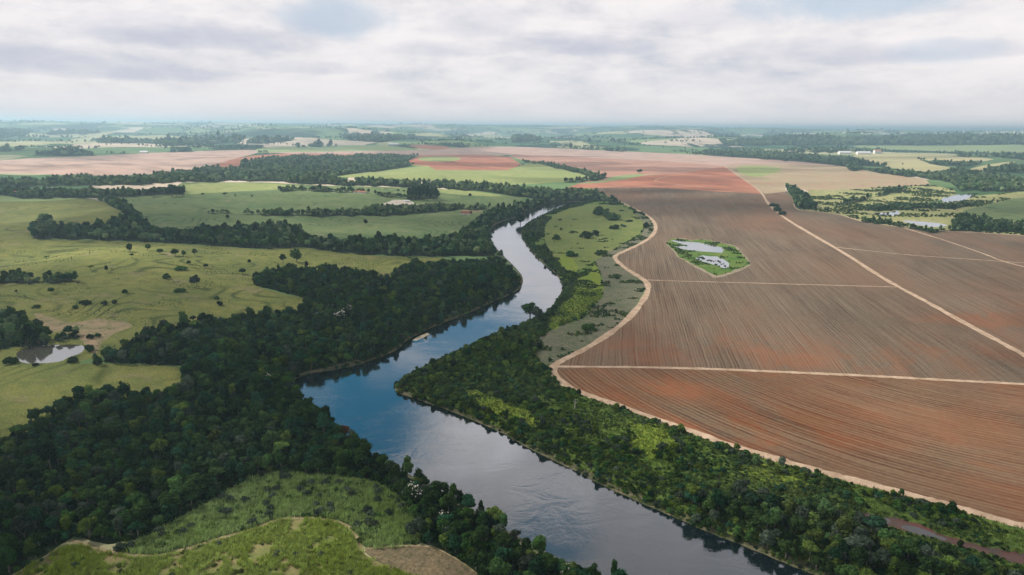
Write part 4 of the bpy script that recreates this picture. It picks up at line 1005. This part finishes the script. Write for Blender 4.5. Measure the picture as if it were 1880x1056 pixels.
for (x, y, h, sh_, ti, lb, wd) in [
    (239, 462, 17, 'round', 'dark green', 'dark round tree below the tree belt on the pasture top', 1.0), (243, 475, 11, 'flat topped', 'dark green', 'slim flat topped tree under the dark round one', .8),
    (196, 500, 16, 'tall oval', 'dark green', 'upright dark tree alone in the sunlit yellow pasture', .8), (86, 476, 7, 'flat topped', 'mid green', 'low spreading tree on the upper left pasture', 1.3),
    (167, 497, 11, 'flat topped', 'yellow green', 'thin open tree beside the upright dark tree', 1.0), (271, 460, 13, 'domed', 'mid green', 'domed tree right of the dark round one', 1.0),
    (294, 466, 11, 'domed', 'dark green', 'low domed tree between two pasture trees', 1.3), (322, 470, 15, 'domed', 'mid green', 'broad paired tree near the top of the slope', 1.1), (337, 471, 13, 'round', 'mid green', 'smaller tree touching the broad paired tree', 1.0),
    (358, 470, 15, 'ragged', 'mid green', 'ragged tree below the belt of trees', 1.0), (347, 486, 9, 'domed', 'dark green', 'small dark tree above the flat bush', 1.0), (378, 492, 9, 'domed', 'dark green', 'small dark tree by the terraced slope', 1.2),
    (445, 503, 12, 'domed', 'dark green', 'dark tree near the forest corner', 1.2), (458, 484, 9, 'round', 'dark green', 'small round tree above the forest corner', 1.0), (361, 527, 27, 'ragged', 'grey green', 'large grey green tree alone on the middle slope', .95),
    (94, 539, 13, 'domed', 'dark green', 'domed tree above the bare earth gully', 1.0), (31, 538, 7, 'domed', 'dark green', 'tiny tree near the left edge of the pasture', 1.0), (545, 481, 28, 'round', 'mid green', 'tall tree on the upper meadow beside the forest', 1.0),
    (520, 484, 20, 'ragged', 'dark green', 'ragged tree at the forest corner below the tall tree', 1.0), (765, 488, 17, 'round', 'dark green', 'tall round tree at the end of the upper meadow', .9), (752, 480, 9, 'flat topped', 'mid green', 'thin tree at the end of the upper meadow', 1.0),
    (671, 413, 12, 'round', 'dark green', 'single round tree in the middle of the green field', 1.0), (863, 362, 8, 'round', 'dark green', 'single tree in the field below the far forest', 1.0), (522, 399, 10, 'domed', 'dark green', 'tree in front of the long tree row', 1.0),
    (418, 404, 11, 'ragged', 'mid green', 'ragged tree below the left end of the tree row', 1.0), (372, 361, 7, 'flat topped', 'dark green', 'small tree on the field line under the yellow strip', 1.3), (413, 361, 8, 'flat topped', 'dark green', 'spreading tree on the field line', 1.4), (432, 361, 4, 'domed', 'dark green', 'tiny tree on the field line', 1.0), (463, 362, 4, 'domed', 'dark green', 'last tiny tree on the field line', 1.4),
    (281, 362, 17, 'domed', 'dark green', 'broad tree at the end of the left belt', 1.1), (316, 362, 24, 'domed', 'dark green', 'tallest tree of the clump at the belt end', .9), (325, 361, 21, 'round', 'dark green', 'round tree in the clump at the belt end', .9), (335, 361, 22, 'ragged', 'dark green', 'ragged outer tree of the clump at the belt end', .9),
    (836, 389, 9, 'ragged', 'dark green', 'thin tree by the brown farm shed', 1.0), (864, 394, 8, 'round', 'dark green', 'round tree beside the brown farm shed', 1.1), (742, 353, 5, 'domed', 'dark green', 'small tree above the tall grove', 1.0), (731, 352, 5, 'domed', 'dark green', 'small tree left of the tall grove', 1.2),
    (1174, 318, 8, 'domed', 'dark green', 'dark round tree in the strip between red fields', 1.4), (1657, 303, 4, 'domed', 'dark green', 'single tree in the dry yellow field', 1.0)]:
    lone(x, y, h, sh_, ti, lb, group=PT, wide=wd)
for k, (x, y, h) in enumerate([(752, 366, 22), (759, 367, 26), (766, 367, 24), (772, 367, 25), (779, 367, 28), (786, 367, 26), (793, 366, 24), (800, 366, 22), (804, 366, 17)]):
    lone(x, y, h, 'tall oval', 'dark green', f'{ORD[k]} from left of the tall dark trees in the field grove', 'tall_tree', 'tree', 'tall grove in the green field', .75)
for (x, y, h, wd, lb) in [(332, 496, 7, 2.6, 'wide flat bush on the middle of the slope'), (307, 512, 9, 1.5, 'thin scrubby bush left of the large lone tree'), (230, 538, 6, 1.6, 'bush below the sunlit patch'), (156, 558, 6, 1.7, 'low bush above the gully, left of three'), (192, 560, 7, 1.6, 'middle low bush above the gully'), (210, 557, 6, 1.7, 'low bush above the gully, right of three'),
    (138, 566, 5, 2.0, 'flat bush nearest the gully head'), (404, 561, 8, 1.3, 'bush just above the forest edge'), (330, 536, 6, 1.6, 'low bush under the large lone tree'), (399, 549, 5, 2.0, 'flat bush on the lowest terrace'),
    (66, 565, 5, 1.5, 'small bush at the corner of the left wood'), (166, 622, 8, 1.3, 'bush on the dam of the brown pond'), (180, 619, 7, 1.2, 'bush right of the pond dam'),
    (65, 671, 4, 1.5, 'bush on the near shore of the brown pond'), (136, 664, 8, 1.4, 'dark bush on the right shore of the brown pond'), (165, 645, 12, 1.3, 'tall bush right of the brown pond'), (20, 668, 12, 1.6, 'dark bush left of the brown pond'), (222, 706, 6, 1.0, 'small bush at the top of the pale field'),
    (1083, 606, 10, 1.5, 'dark bush alone on the grey fallow strip'), (989, 640, 10, 1.3, 'dark bush at the lower end of the fallow strip'), (1133, 512, 5, 1.6, 'small bush on the upper fallow strip'), (1010, 663, 6, 1.3, 'bush beside the corner of the dirt track'), (1166, 392, 5, 1.5, 'bush by the track at the top of the olive meadow'),
    (1187, 418, 9, 1.2, 'bush in the outer bend of the dirt track'), (1182, 396, 4, 1.4, 'small bush beside the upper track'), (1098, 395, 14, 1.6, 'large dark clump in the olive meadow'), (1112, 398, 11, 1.4, 'dark clump beside the large one in the olive meadow'), (1125, 404, 11, 1.5, 'last of three dark clumps in the olive meadow'),     (1075, 437, 12, 1.8, 'broad dark clump in the middle of the olive meadow'), (1092, 432, 9, 1.5, 'smaller clump on the olive meadow edge'), (1128, 420, 7, 1.4, 'clump near the right side of the olive meadow'),     (1020, 440, 9, 1.6, 'clump on the river side of the olive meadow'), (1050, 470, 8, 1.6, 'clump at the lower olive meadow'), (1428, 388, 8, 1.8, 'bush row beside the long diagonal track'), (1436, 395, 7, 1.6, 'bush next along the long diagonal track'), (1421, 379, 5, 1.6, 'small bush at the start of the diagonal track')]:
    lone(x, y, h, random.choice(['bush', 'low bush']) if wd > 1.3 else 'bush', random.choice(['dark green', 'dark green', 'mid green']), lb, 'field_bush', 'bush', PB, wd * .56)
# striking trees
lone(973, 580, 32, 'ragged', 'dark green', 'large dark tree leaning over the river at the meadow end', 'river_tree', wide=1.25)
lone(985, 588, 24, 'round', 'grey green', 'grey green tree beside the large dark river tree', 'river_tree', wide=1.2)
lone(883, 948, 40, 'tall oval', 'dark green', 'tall narrow tree rising over the near river edge', 'river_tree', wide=.55)
lone(632, 800, 30, 'ragged', 'bronze', 'bronze leaved tree on the near river edge', 'river_tree', wide=.8)
lone(763, 985, 34, 'domed', 'grey green', 'pale grey green tree at the edge of the reed bed', 'river_tree')
lone(1127, 1056, 48, 'tall oval', 'dark green', 'tall tree with pale hanging growth at the river', 'river_tree', wide=.55)
lone(350, 640, 34, 'flat topped', 'grey green', 'pale umbrella shaped tree in the dark forest', 'river_tree', wide=.9)
lone(955, 385 + 22, 18, 'round', 'dark green', 'dark tree on the tip of the inner bend', 'river_tree')
for (x, y, h, lb) in [(756, 925, 34, 'white blossoming tree above the reed bed'), (627, 592, 20, 'white blossoming tree deep in the upper forest'), (640, 578, 16, 'smaller white blossoming tree in the upper forest'), (582, 590, 15, 'white blossoming tree left of the upper pair'), (491, 712, 24, 'white blossoming tree near the inner river corner'), (815, 968, 26, 'white blossoming tree near the brown cut field'), (1041, 1062, 26, 'white blossoming tree by the lower frame edge'), (225, 758, 18, 'pale blossoming tree at the forest edge by the pale field'), (672, 858, 18, 'white blossoming tree above the near river edge')]:
    o = lone(x, y, h, 'domed', 'dark green', lb, 'blossom_tree', 'tree', 'white blossoming trees in the forest')
    V, Fq = leaf_cloud('domed', 301, 150, 0.10)
    V = np.array(V); n4 = [f for f in Fq[:150] if V[list(f)][:, 2].mean() > 1.05]
    if 'bl' not in PROTO:
        us, iv = np.unique(np.array(n4), return_inverse=True)
        PROTO['bl'] = mesh_from('blossom', V[us] * np.array([1.06, 1.06, 1.05]), iv.reshape(-1, 4), LM['white'], False)
    part('blossom', PROTO['bl'], o)
# bare dead tree
X, Y, z_, dp = px_depth(1055, 752)
V = []; Fq = []; h = 22 * dp / F
tube(V, Fq, (0, 0, -0.2), (0.15, 0, h * 0.55), 0.22, 0.14); tube(V, Fq, (0.15, 0, h * 0.55), (0.1, 0.1, h), 0.13, 0.04)
dt = empty('dead_tree', (X, Y, z_), label='bare white dead tree standing in the scrub', category='tree')
part('trunk', mesh_from('trunk', V, Fq, LM['deadwood'], False), dt)
V = []; Fq = []
for a, zz, ln in ((0.4, .5, 1.4), (2.4, .6, 1.2), (4.2, .68, 1.1), (5.4, .8, .8), (1.4, .85, .6)):
    e_ = (0.12 + math.cos(a) * ln, math.sin(a) * ln, h * zz + ln * 0.9); tube(V, Fq, (0.12, 0.02, h * zz), e_, 0.07, 0.03, 5)
    tube(V, Fq, e_, (e_[0] + math.cos(a + .8) * .5, e_[1] + math.sin(a + .8) * .5, e_[2] + .5), 0.03, 0.012, 4)
part('branch', mesh_from('branch', V, Fq, LM['deadwood'], False), dt)
# ragged growth on the wet margin of the field ponds
MARG = [r['poly'] for r in REG if r['name'] == 'pond_margin'][0]; PONDS = [r['poly'] for r in REG if r['name'] == 'pond']
q = scatter(MARG, 2.2, seed=61); ok = np.ones(len(q), bool)
for p_ in PONDS: ok &= ~pip(warp(q), p_)
q = q[ok & (fbm(q[:, 0] / 12, q[:, 1] / 12, 62, 3) > 0.56)]
z_ = np.full(len(q), 0.0) + ground_z(q[:, 0], q[:, 1])
gn_scatter('marsh_growth', 'low marsh growth round the two field ponds', q, z_, np.random.default_rng(63).uniform(0.4, 1.25, len(q)), BUSH_V, choose([1, 3, 4, 5], [3, 3, 5, 1], len(q), 64), 0.1)
# clumps standing in the reedy pond
rng = random.Random(5)
for k in range(30):
    x = rng.uniform(1281, 1334); y = 471.5 + (x - 1278) * 0.22 + rng.uniform(-1.5, 9.0)
    if y > 491: continue
    lone(x, y, rng.uniform(0.7, 1.7), 'low bush', 'dark green', 'dark clump of water plants in the reedy field pond', 'water_plant', 'plant', 'water plants in the reedy field pond', rng.uniform(0.7, 1.2))

# ------------------------------------------------------------------ farm buildings and the far city
BM = {'wall': plain_mat('white wash', (0.72, 0.70, 0.66), (0.80, 0.78, 0.74), 0.5), 'tile': plain_mat('clay tiles', (0.36, 0.15, 0.09), (0.45, 0.2, 0.12), 0.6), 'sheet': plain_mat('sheet roof', (0.66, 0.66, 0.66), (0.78, 0.78, 0.78), 0.5),
      'brown': plain_mat('brown roof', (0.20, 0.07, 0.045), (0.26, 0.10, 0.06), 0.6), 'glass': plain_mat('dark pane', (0.04, 0.05, 0.06), (0.06, 0.07, 0.08), 0.5, 0.2, 0.5), 'door': plain_mat('door paint', (0.18, 0.10, 0.06), (0.22, 0.13, 0.08), 0.8),
      'pale': plain_mat('pale render', (0.82, 0.80, 0.76), (0.88, 0.86, 0.83), 0.05)}
def boxg(V, Fq, x0, x1, y0, y1, z0, z1):
    b = len(V); V += [np.array(p) for p in ((x0, y0, z0), (x1, y0, z0), (x1, y1, z0), (x0, y1, z0), (x0, y0, z1), (x1, y0, z1), (x1, y1, z1), (x0, y1, z1))]
    Fq += [tuple(b + i for i in f) for f in ((3, 2, 1, 0), (4, 5, 6, 7), (0, 1, 5, 4), (1, 2, 6, 5), (2, 3, 7, 6), (3, 0, 4, 7))]
def house(x, y, L_, Wd, Hh, wall, roof, label, name='farm_house', cat='house', rz=0.2, group=None):
    X, Y, z_, dp = px_depth(x, y)
    o = empty(name, (X, Y, z_ - 0.2), rz, label=label, category=cat, group=group)
    V = []; Fq = []; boxg(V, Fq, -L_ / 2, L_ / 2, -Wd / 2, Wd / 2, 0, Hh)
    b = len(V); rh = Wd * 0.28
    V += [np.array((s_ * L_ / 2, q_, Hh + (rh if q_ == 0 else 0.003))) for s_ in (-1, 1) for q_ in (-Wd / 2, 0, Wd / 2)]
    Fq += [(b, b + 1, b + 2), (b + 5, b + 4, b + 3)]
    part('wall', mesh_from('wall', V, Fq, BM[wall], False), o)
    V = []; Fq = []; e_ = 0.5
    for sg in (-1, 1):
        b = len(V)
        V += [np.array(p) for p in ((-L_ / 2 - e_, sg * (Wd / 2 + e_), Hh - 0.25), (L_ / 2 + e_, sg * (Wd / 2 + e_), Hh - 0.25), (L_ / 2 + e_, 0, Hh + rh + 0.05), (-L_ / 2 - e_, 0, Hh + rh + 0.05))]
        V += [p + np.array((0, 0, 0.22)) for p in V[b:b + 4]]
        Fq += [tuple(b + i for i in f) for f in ((0, 1, 2, 3), (7, 6, 5, 4), (0, 4, 5, 1), (1, 5, 6, 2), (3, 2, 6, 7), (0, 3, 7, 4))]
    part('roof', mesh_from('roof', V, Fq, BM[roof], False), o)
    V = []; Fq = []; boxg(V, Fq, -0.6, 0.6, -Wd / 2 - 0.06, -Wd / 2 + 0.05, 0, min(2.2, Hh * .75)); part('door', mesh_from('door', V, Fq, BM['door'], False), o)
    for wx in np.linspace(-L_ / 2 + 1.5, L_ / 2 - 1.5, max(2, int(L_ / 4))):
        if abs(wx) < 1.4: continue
        V = []; Fq = []; boxg(V, Fq, wx - 0.6, wx + 0.6, -Wd / 2 - 0.05, -Wd / 2 + 0.05, Hh * .4, Hh * .75); part('window', mesh_from('window', V, Fq, BM['glass'], False), o)
house(24, 356, 14, 8, 3.2, 'wall', 'tile', 'white farmhouse with red tiled roof at the left edge', rz=0.3)
house(34, 355, 10, 7, 3.0, 'wall', 'tile', 'smaller white house right of the red roofed farmhouse', rz=0.1)
house(95, 350, 16, 8, 3.2, 'wall', 'sheet', 'long pale shed in front of the left woods', 'farm_shed', 'shed', 0.1)
house(265, 282, 34, 16, 8, 'wall', 'sheet', 'small white shed on the far edge of the pale field', 'farm_shed', 'shed', 0.0)
house(855, 394, 16, 8, 3.0, 'wall', 'brown', 'low brown roofed farm shed beside the green field', 'farm_shed', 'shed', -0.15)
house(655, 354, 13, 7, 3.0, 'wall', 'tile', 'red roofed house under the middle tree band', rz=0.1)
house(667, 355, 11, 7, 3.0, 'wall', 'tile', 'second red roofed house under the middle tree band', rz=-0.1)
house(1550, 283, 60, 24, 9, 'pale', 'sheet', 'long white shed at the end of the dry field', 'farm_shed', 'shed', 0.0, 'white sheds by the dry field')
house(1585, 283.5, 70, 24, 9, 'pale', 'sheet', 'second long white shed by the dry field', 'farm_shed', 'shed', 0.0, 'white sheds by the dry field')
house(1610, 282, 34, 24, 14, 'wall', 'tile', 'red roofed hall beside the long white sheds', 'farm_shed', 'shed', 0.0)
house(723, 267, 60, 24, 8, 'pale', 'sheet', 'white shed beyond the narrow green crop', 'farm_shed', 'shed', 0.0)
house(747, 371, 9, 4, 2.4, 'pale', 'sheet', 'small white shed on the bare stony ground', 'farm_shed', 'shed', 0.3)
def block(x, y, w_px, h_px, label, name, group):
    X, Y, z_, dp = px_depth(x, y); w = w_px * dp / F; h = h_px * dp / F
    V = []; Fq = []; d_ = w * 0.8
    boxg(V, Fq, -w / 2, w / 2, -d_ / 2, d_ / 2, -12, h); boxg(V, Fq, -w * .22, w * .25, -d_ * .2, d_ * .25, h + 0.01, h * 1.12 + 2)
    boxg(V, Fq, -w * .75, w * .78, -d_ * .62, d_ * .62, -12, min(h * .3, 9))
    me = mesh_from(name, V, Fq, BM['pale'], False)
    o = bpy.data.objects.new(name, me); C.objects.link(o); o.location = (X, Y, z_); o.rotation_euler = (0, 0, random.uniform(-.3, .3))
    o['label'] = label; o['category'] = 'building'; o['group'] = group
rng = random.Random(9)
xs = [1836, 1838, 1831, 1826, 1862, 1864, 1849, 1818, 1811, 1853, 1872, 1876, 1801, 1791, 1781, 1769, 1760, 1868, 1843, 1776]
for x in xs:
    block(x, rng.uniform(246.4, 248), rng.uniform(1.2, 2.2), rng.uniform(3.0, 8.0), 'tiny white tower block of the far hazy city', 'tower_block', 'white towers of the far city')
for k in range(90):
    x = rng.uniform(1715, 1885) if k < 66 else rng.uniform(1535, 1640)
    block(x, rng.uniform(245.4, 248.6) if k < 66 else rng.uniform(243.5, 247), rng.uniform(1.5, 4), rng.uniform(0.8, 2.2), 'low white building in the far hazy city' if k < 66 else 'low white building in the hazy suburb left of the city', 'city_building', 'low buildings of the far city' if k < 66 else 'low buildings of the far suburb')
HAZE = 1.2e-4
# ------------------------------------------------------------------ sky, sun, air
SUN_EL = math.radians(42); SUN_AZ = math.radians(-72)      # azimuth from the view direction, to the left and a little ahead
SD = np.array([math.sin(SUN_AZ) * math.cos(SUN_EL), math.cos(SUN_AZ) * math.cos(SUN_EL), math.sin(SUN_EL)])
sun_d = bpy.data.lights.new('sun', 'SUN'); sun_d.energy = 5.0; sun_d.angle = math.radians(0.6); sun_d.color = (1.0, 0.95, 0.87)
sun = bpy.data.objects.new('sun', sun_d); C.objects.link(sun)
sun.rotation_euler = Vector(-SD).to_track_quat('-Z', 'Y').to_euler()
sun.location = (-300, 0, 600)

world = bpy.data.worlds.new('World'); scene.world = world; world.use_nodes = True
nt = world.node_tree; nt.nodes.clear(); s = NT(nt)
d = s.n('ShaderNodeTexCoord').outputs['Generated']
dx, dy, dz = s.sep(d)
sky = s.n('ShaderNodeTexSky', sky_type='NISHITA', sun_disc=False, sun_elevation=SUN_EL, sun_rotation=SUN_AZ, altitude=600.0, air_density=1.0, dust_density=1.5).outputs[0]
e = s.m('MAXIMUM', dz, 0.0)
den = s.m('ADD', e, 0.055)
uv = s.comb(s.m('DIVIDE', dx, den), s.m('DIVIDE', dy, den), 0.0)
az_ = s.m('ARCTAN2', dx, dy); el_ = s.m('ARCSINE', dz)
cv_ = s.comb(az_, s.m('MULTIPLY', el_, 3.0), 0.0)
n1 = s.noise(s.vm('ADD', cv_, (4.1, 0.7, 0.0)), 4.6, 10, 0.63, 0.2)
n2 = s.noise(s.vm('ADD', cv_, (9.2, 5.1, 2.0)), 11.0, 8, 0.62, 0.2)
thick = s.m('ADD', s.m('MULTIPLY', n1, 0.65), s.m('MULTIPLY', n2, 0.35))
cl = s.ramp(s.rng(thick, 0.36, 0.64), [(0.0, (8.7, 8.25, 8.3)), (0.35, (8.2, 7.85, 7.9)), (0.62, (7.2, 7.0, 7.25)), (0.85, (6.1, 6.15, 6.7)), (1.0, (5.3, 5.5, 6.2))])
hz = s.rng(e, 0.0, 0.10, 1.0, 0.0)
hz = s.m('MULTIPLY', hz, hz)
cl = s.mix(hz, cl, (7.9, 7.45, 7.6))
over = s.rng(e, 0.50, 0.80, 0.0, 1.0)          # unseen overhead layer, darkened to lower the ambient light, and more broken
cl = s.mix(over, cl, (1.7, 1.8, 2.0))
blue = s.mix(0.9, sky, (0.06, 2.25, 4.1))
lightblue = (4.9, 5.9, 7.0)
gap = s.rng(s.noise(s.vm('ADD', uv, (1.2, 7.7, 0)), 0.33, 5, 0.6, 0.4), 0.60, 0.72)
def HOLE(px, rx, ry, amt):
    v = rays([px])[0]; az = math.atan2(v[0], v[1]); el = math.asin(v[2])
    A = s.m('DIVIDE', s.m('SUBTRACT', s.m('ARCTAN2', dx, dy), az), math.radians(rx))
    E0 = s.m('DIVIDE', s.m('SUBTRACT', s.m('ARCSINE', dz), el), math.radians(ry))
    E = s.m('MULTIPLY', E0, s.rng(E0, -0.4, 0.4, 1.6, 0.75))       # flat base, soft top
    q = s.m('ADD', s.m('MULTIPLY', A, A), s.m('MULTIPLY', E, E))
    q = s.m('ADD', q, s.m('MULTIPLY', s.m('SUBTRACT', s.noise(s.vm('MULTIPLY', d, (1, 1, 2.6)), 9.0, 7, 0.62, 0.2), 0.5), 3.4))
    return s.m('MULTIPLY', s.rng(q, -0.2, 1.3, 1.0, 0.0), amt)
def hole(px, rx, ry, amt, refl=True, pw=1.0):
    v = rays([px])[0].copy()
    if refl: v[2] = abs(v[2])
    az = math.atan2(v[0], v[1]); el = math.asin(v[2])
    A = s.m('DIVIDE', s.m('SUBTRACT', s.m('ARCTAN2', dx, dy), az), math.radians(rx))
    E = s.m('DIVIDE', s.m('SUBTRACT', s.m('ARCSINE', dz), el), math.radians(ry))
    q = s.m('ADD', s.m('MULTIPLY', A, A), s.m('MULTIPLY', E, E))
    q = s.m('ADD', q, s.m('MULTIPLY', s.m('SUBTRACT', s.noise(d, 11.0, 5, 0.62, 0.5), 0.5), 2.6))
    return s.m('MULTIPLY', s.rng(q, 0.35, 1.25, 1.0, 0.0), amt)
banks = None
for (px, rx, ry, amt) in (((330, 72), 9.0, 1.1, 0.75), ((60, 118), 8.0, 1.0, 0.7), ((250, 138), 6.0, 0.7, 0.75), ((600, 45), 4.0, 1.3, 0.65), ((1060, 88), 7.0, 0.9, 0.65), ((1440, 100), 6.0, 0.8, 0.5), ((1650, 103), 7.0, 0.8, 0.7), ((870, 50), 4.0, 1.2, 0.4), ((560, 128), 4.5, 0.5, 0.45), ((800, 96), 4.0, 0.6, 0.5), ((1300, 40), 6.0, 1.0, 0.3)):
    b_ = HOLE(px, rx, ry, amt)
    banks = b_ if banks is None else s.m('MAXIMUM', banks, b_)
cl = s.mix(banks, cl, (4.7, 4.9, 5.9))
cl = s.mix(hole((850, 815), 5.5, 3.0, 0.85), cl, (13.0, 12.7, 12.9))  # bright cloud patches added above the frame for the river to mirror
cl = s.mix(hole((1010, 905), 4.0, 2.0, 0.6), cl, (11.5, 11.3, 11.5))
holes = hole((630, 760), 8.5, 6.5, 1.0)
holes = s.m('MAXIMUM', holes, hole((860, 610), 7.0, 3.2, 0.9))
holes = s.m('MAXIMUM', holes, hole((1010, 990), 4.0, 2.5, 0.75))
holes = s.m('MAXIMUM', holes, s.m('MULTIPLY', gap, over))
col = s.mix(holes, cl, blue)
# pale blue openings seen above the horizon
for (px, rx, ry, amt) in (((620, 32), 4.5, 1.6, 0.55), ((1560, -6), 8.0, 1.7, 0.75), ((1740, 95), 3.5, 0.9, 0.35), ((230, 120), 7, 0.9, 0.0)):
    if amt: col = s.mix(hole(px, rx, ry, amt, False), col, lightblue)
bg = s.n('ShaderNodeBackground', {'Color': col, 'Strength': 0.088}).outputs[0]
nt.links.new(bg, s.n('ShaderNodeOutputWorld').inputs[0])

# unseen cloud layer shaped for its shadows: gaps light the far fields and bright pasture
CB = 1500.0
OFF = CB / math.tan(SUN_EL) * np.array([math.sin(SUN_AZ), math.cos(SUN_AZ)])
def shade(px, Y):
    x, y = px[:, 0], px[:, 1]
    n = fbm(x / 210 + 3, y / 42, 91, 4)
    base = (0.58 + 0.32 * sstep(0.40, 0.62, fbm(x / 260 + 8, y / 70 + 2, 57, 3))) * sstep(352, 372, y + (n - 0.5) * 26)
    base = base * (1 - 0.5 * sstep(1040, 1130, x) * sstep(392, 404, y) * sstep(1000, 800, y))
    base = base * (1 - 0.22 * sstep(140, 240, x) * sstep(1000, 940, x) * sstep(455, 480, y) * sstep(720, 660, y)) * (1 - 0.25 * sstep(980, 1040, x) * sstep(700, 740, y))
    base = np.maximum(base, 0.55 * sstep(0.55, 0.66, fbm(x / 260, y / 9 + 3, 17, 3)) * sstep(356, 345, y))
    def el(cx, cy, rx, ry): return np.exp(-(((x - cx) / rx) ** 2 + ((y - cy) / ry) ** 2) ** 1.3 * (1 + (n - .5)))
    lit = np.maximum.reduce([1.35 * el(190, 497, 190, 25), 0.6 * el(60, 405, 170, 26), 0.5 * el(420, 495, 140, 40), 0.9 * el(430, 343, 150, 9), 0.45 * el(560, 380, 360, 26), 0.55 * el(650, 425, 230, 16), el(1330, 362, 120, 5) * .8, el(1640, 350, 330, 38), 1.1 * el(1840, 443, 70, 9),
                            0.75 * el(1350, 455, 380, 60), 0.55 * el(1500, 590, 330, 110), 0.55 * el(1070, 545, 45, 60), 0.5 * el(1700, 800, 300, 110), 0.5 * el(1230, 790, 110, 60), 1.0 * el(450, 1000, 380, 90), .4 * el(150, 700, 180, 40), 0.5 * el(1380, 930, 160, 40)])
    drk = np.maximum.reduce([0.9 * el(1300, 378, 110, 8), 0.9 * el(1180, 352, 160, 5), 0.8 * el(1400, 385, 60, 8)])
    return np.clip(np.maximum(base * (1 - np.minimum(lit, 1)), drk * 0.9), 0, 0.92)
gx = np.arange(-2700, 2500, 32.0); gy = np.arange(60, 5000, 32.0)
GX, GY = np.meshgrid(gx, gy); P = np.column_stack([GX.ravel(), GY.ravel(), np.full(GX.size, 6.0)])
pxs, dep = to_px(P)
den = np.where(dep > 20, shade(pxs, P[:, 1]), 0.8)
edge = np.minimum.reduce([sstep(-2700, -2300, P[:, 0]), sstep(2500, 2100, P[:, 0]), sstep(5000, 4300, P[:, 1])])
den = den * edge
CXY = P[:, :2] + OFF
th = 12 + 80 * den * (0.5 + fbm(CXY[:, 0] / 260, CXY[:, 1] / 260, 44, 4))
lo = CB - 25 * fbm(CXY[:, 0] / 180, CXY[:, 1] / 180, 45, 3) * den
nx_, ny_ = len(gx), len(gy); N = nx_ * ny_
idx = np.arange(N).reshape(ny_, nx_)
q = np.column_stack([idx[:-1, :-1].ravel(), idx[:-1, 1:].ravel(), idx[1:, 1:].ravel(), idx[1:, :-1].ravel()])
q = q[den[q].max(1) > 0.02]
V = np.vstack([np.column_stack([CXY, lo]), np.column_stack([CXY, lo + th])])
Fq = np.vstack([q[:, ::-1], q + N])
used, inv = np.unique(Fq, return_inverse=True)
m, nt = mat('cloud'); s = NT(nt)
at = s.n('ShaderNodeAttribute', attribute_name='cover').outputs['Fac']
f = s.m('SUBTRACT', 1.0, s.m('SQRT', s.m('SUBTRACT', 1.0, s.m('MINIMUM', at, 0.97))))
df = s.n('ShaderNodeBsdfDiffuse', {'Color': (0.9, 0.9, 0.92)}).outputs[0]
tl = s.n('ShaderNodeBsdfTranslucent', {'Color': (0.85, 0.86, 0.9)}).outputs[0]
b = s.n('ShaderNodeMixShader', {0: 0.5, 1: df, 2: tl}).outputs[0]
mx = s.n('ShaderNodeMixShader', {0: f, 1: s.n('ShaderNodeBsdfTransparent').outputs[0], 2: b}).outputs[0]
nt.links.new(mx, s.n('ShaderNodeOutputMaterial').inputs[0])
me = mesh_from('shade_clouds', V[used], inv.reshape(Fq.shape), m)
at_ = me.attributes.new('cover', 'FLOAT', 'POINT')
at_.data.foreach_set('value', np.concatenate([den, den])[used].astype(np.float32))
shade_clouds = bpy.data.objects.new('shade_clouds', me); C.objects.link(shade_clouds)
shade_clouds['kind'] = 'stuff'; shade_clouds['label'] = 'unseen cloud layer shaped to shade the valley'

# air: one box of thin haze
hb = bpy.data.meshes.new('haze')
X0, X1, Y0, Y1, Zb, Zt = -70000, 70000, -3000, 62000, -1.5, 222
hv = [(X0, Y0, Zb), (X1, Y0, Zb), (X1, Y1, Zb), (X0, Y1, Zb), (X0, Y0, Zt), (X1, Y0, Zt), (X1, Y1, Zt), (X0, Y1, Zt)]
hb.from_pydata(hv, [], [(3, 2, 1, 0), (4, 5, 6, 7), (0, 1, 5, 4), (1, 2, 6, 5), (2, 3, 7, 6), (3, 0, 4, 7)])
m, nt = mat('haze'); s = NT(nt)
vol = s.n('ShaderNodeVolumePrincipled', {'Color': (0.58, 0.85, 1.0), 'Density': HAZE, 'Anisotropy': 0.45}).outputs[0]
nt.links.new(vol, s.n('ShaderNodeOutputMaterial').inputs[1])
hb.materials.append(m)
haze = bpy.data.objects.new('haze', hb); C.objects.link(haze); haze['kind'] = 'stuff'; haze['label'] = 'thin blue haze over the whole valley'

# ------------------------------------------------------------------ picture settings
scene.view_settings.view_transform = 'Standard'; scene.view_settings.look = 'None'
scene.view_settings.exposure = 0.38; scene.view_settings.gamma = 1.0
cy = scene.cycles
cy.max_bounces = 5; cy.diffuse_bounces = 2; cy.glossy_bounces = 2; cy.transmission_bounces = 2; cy.volume_bounces = 0; cy.transparent_max_bounces = 10
cy.use_denoising = True
cy.denoiser = 'OPENIMAGEDENOISE'
cy.sample_clamp_indirect = 6.0
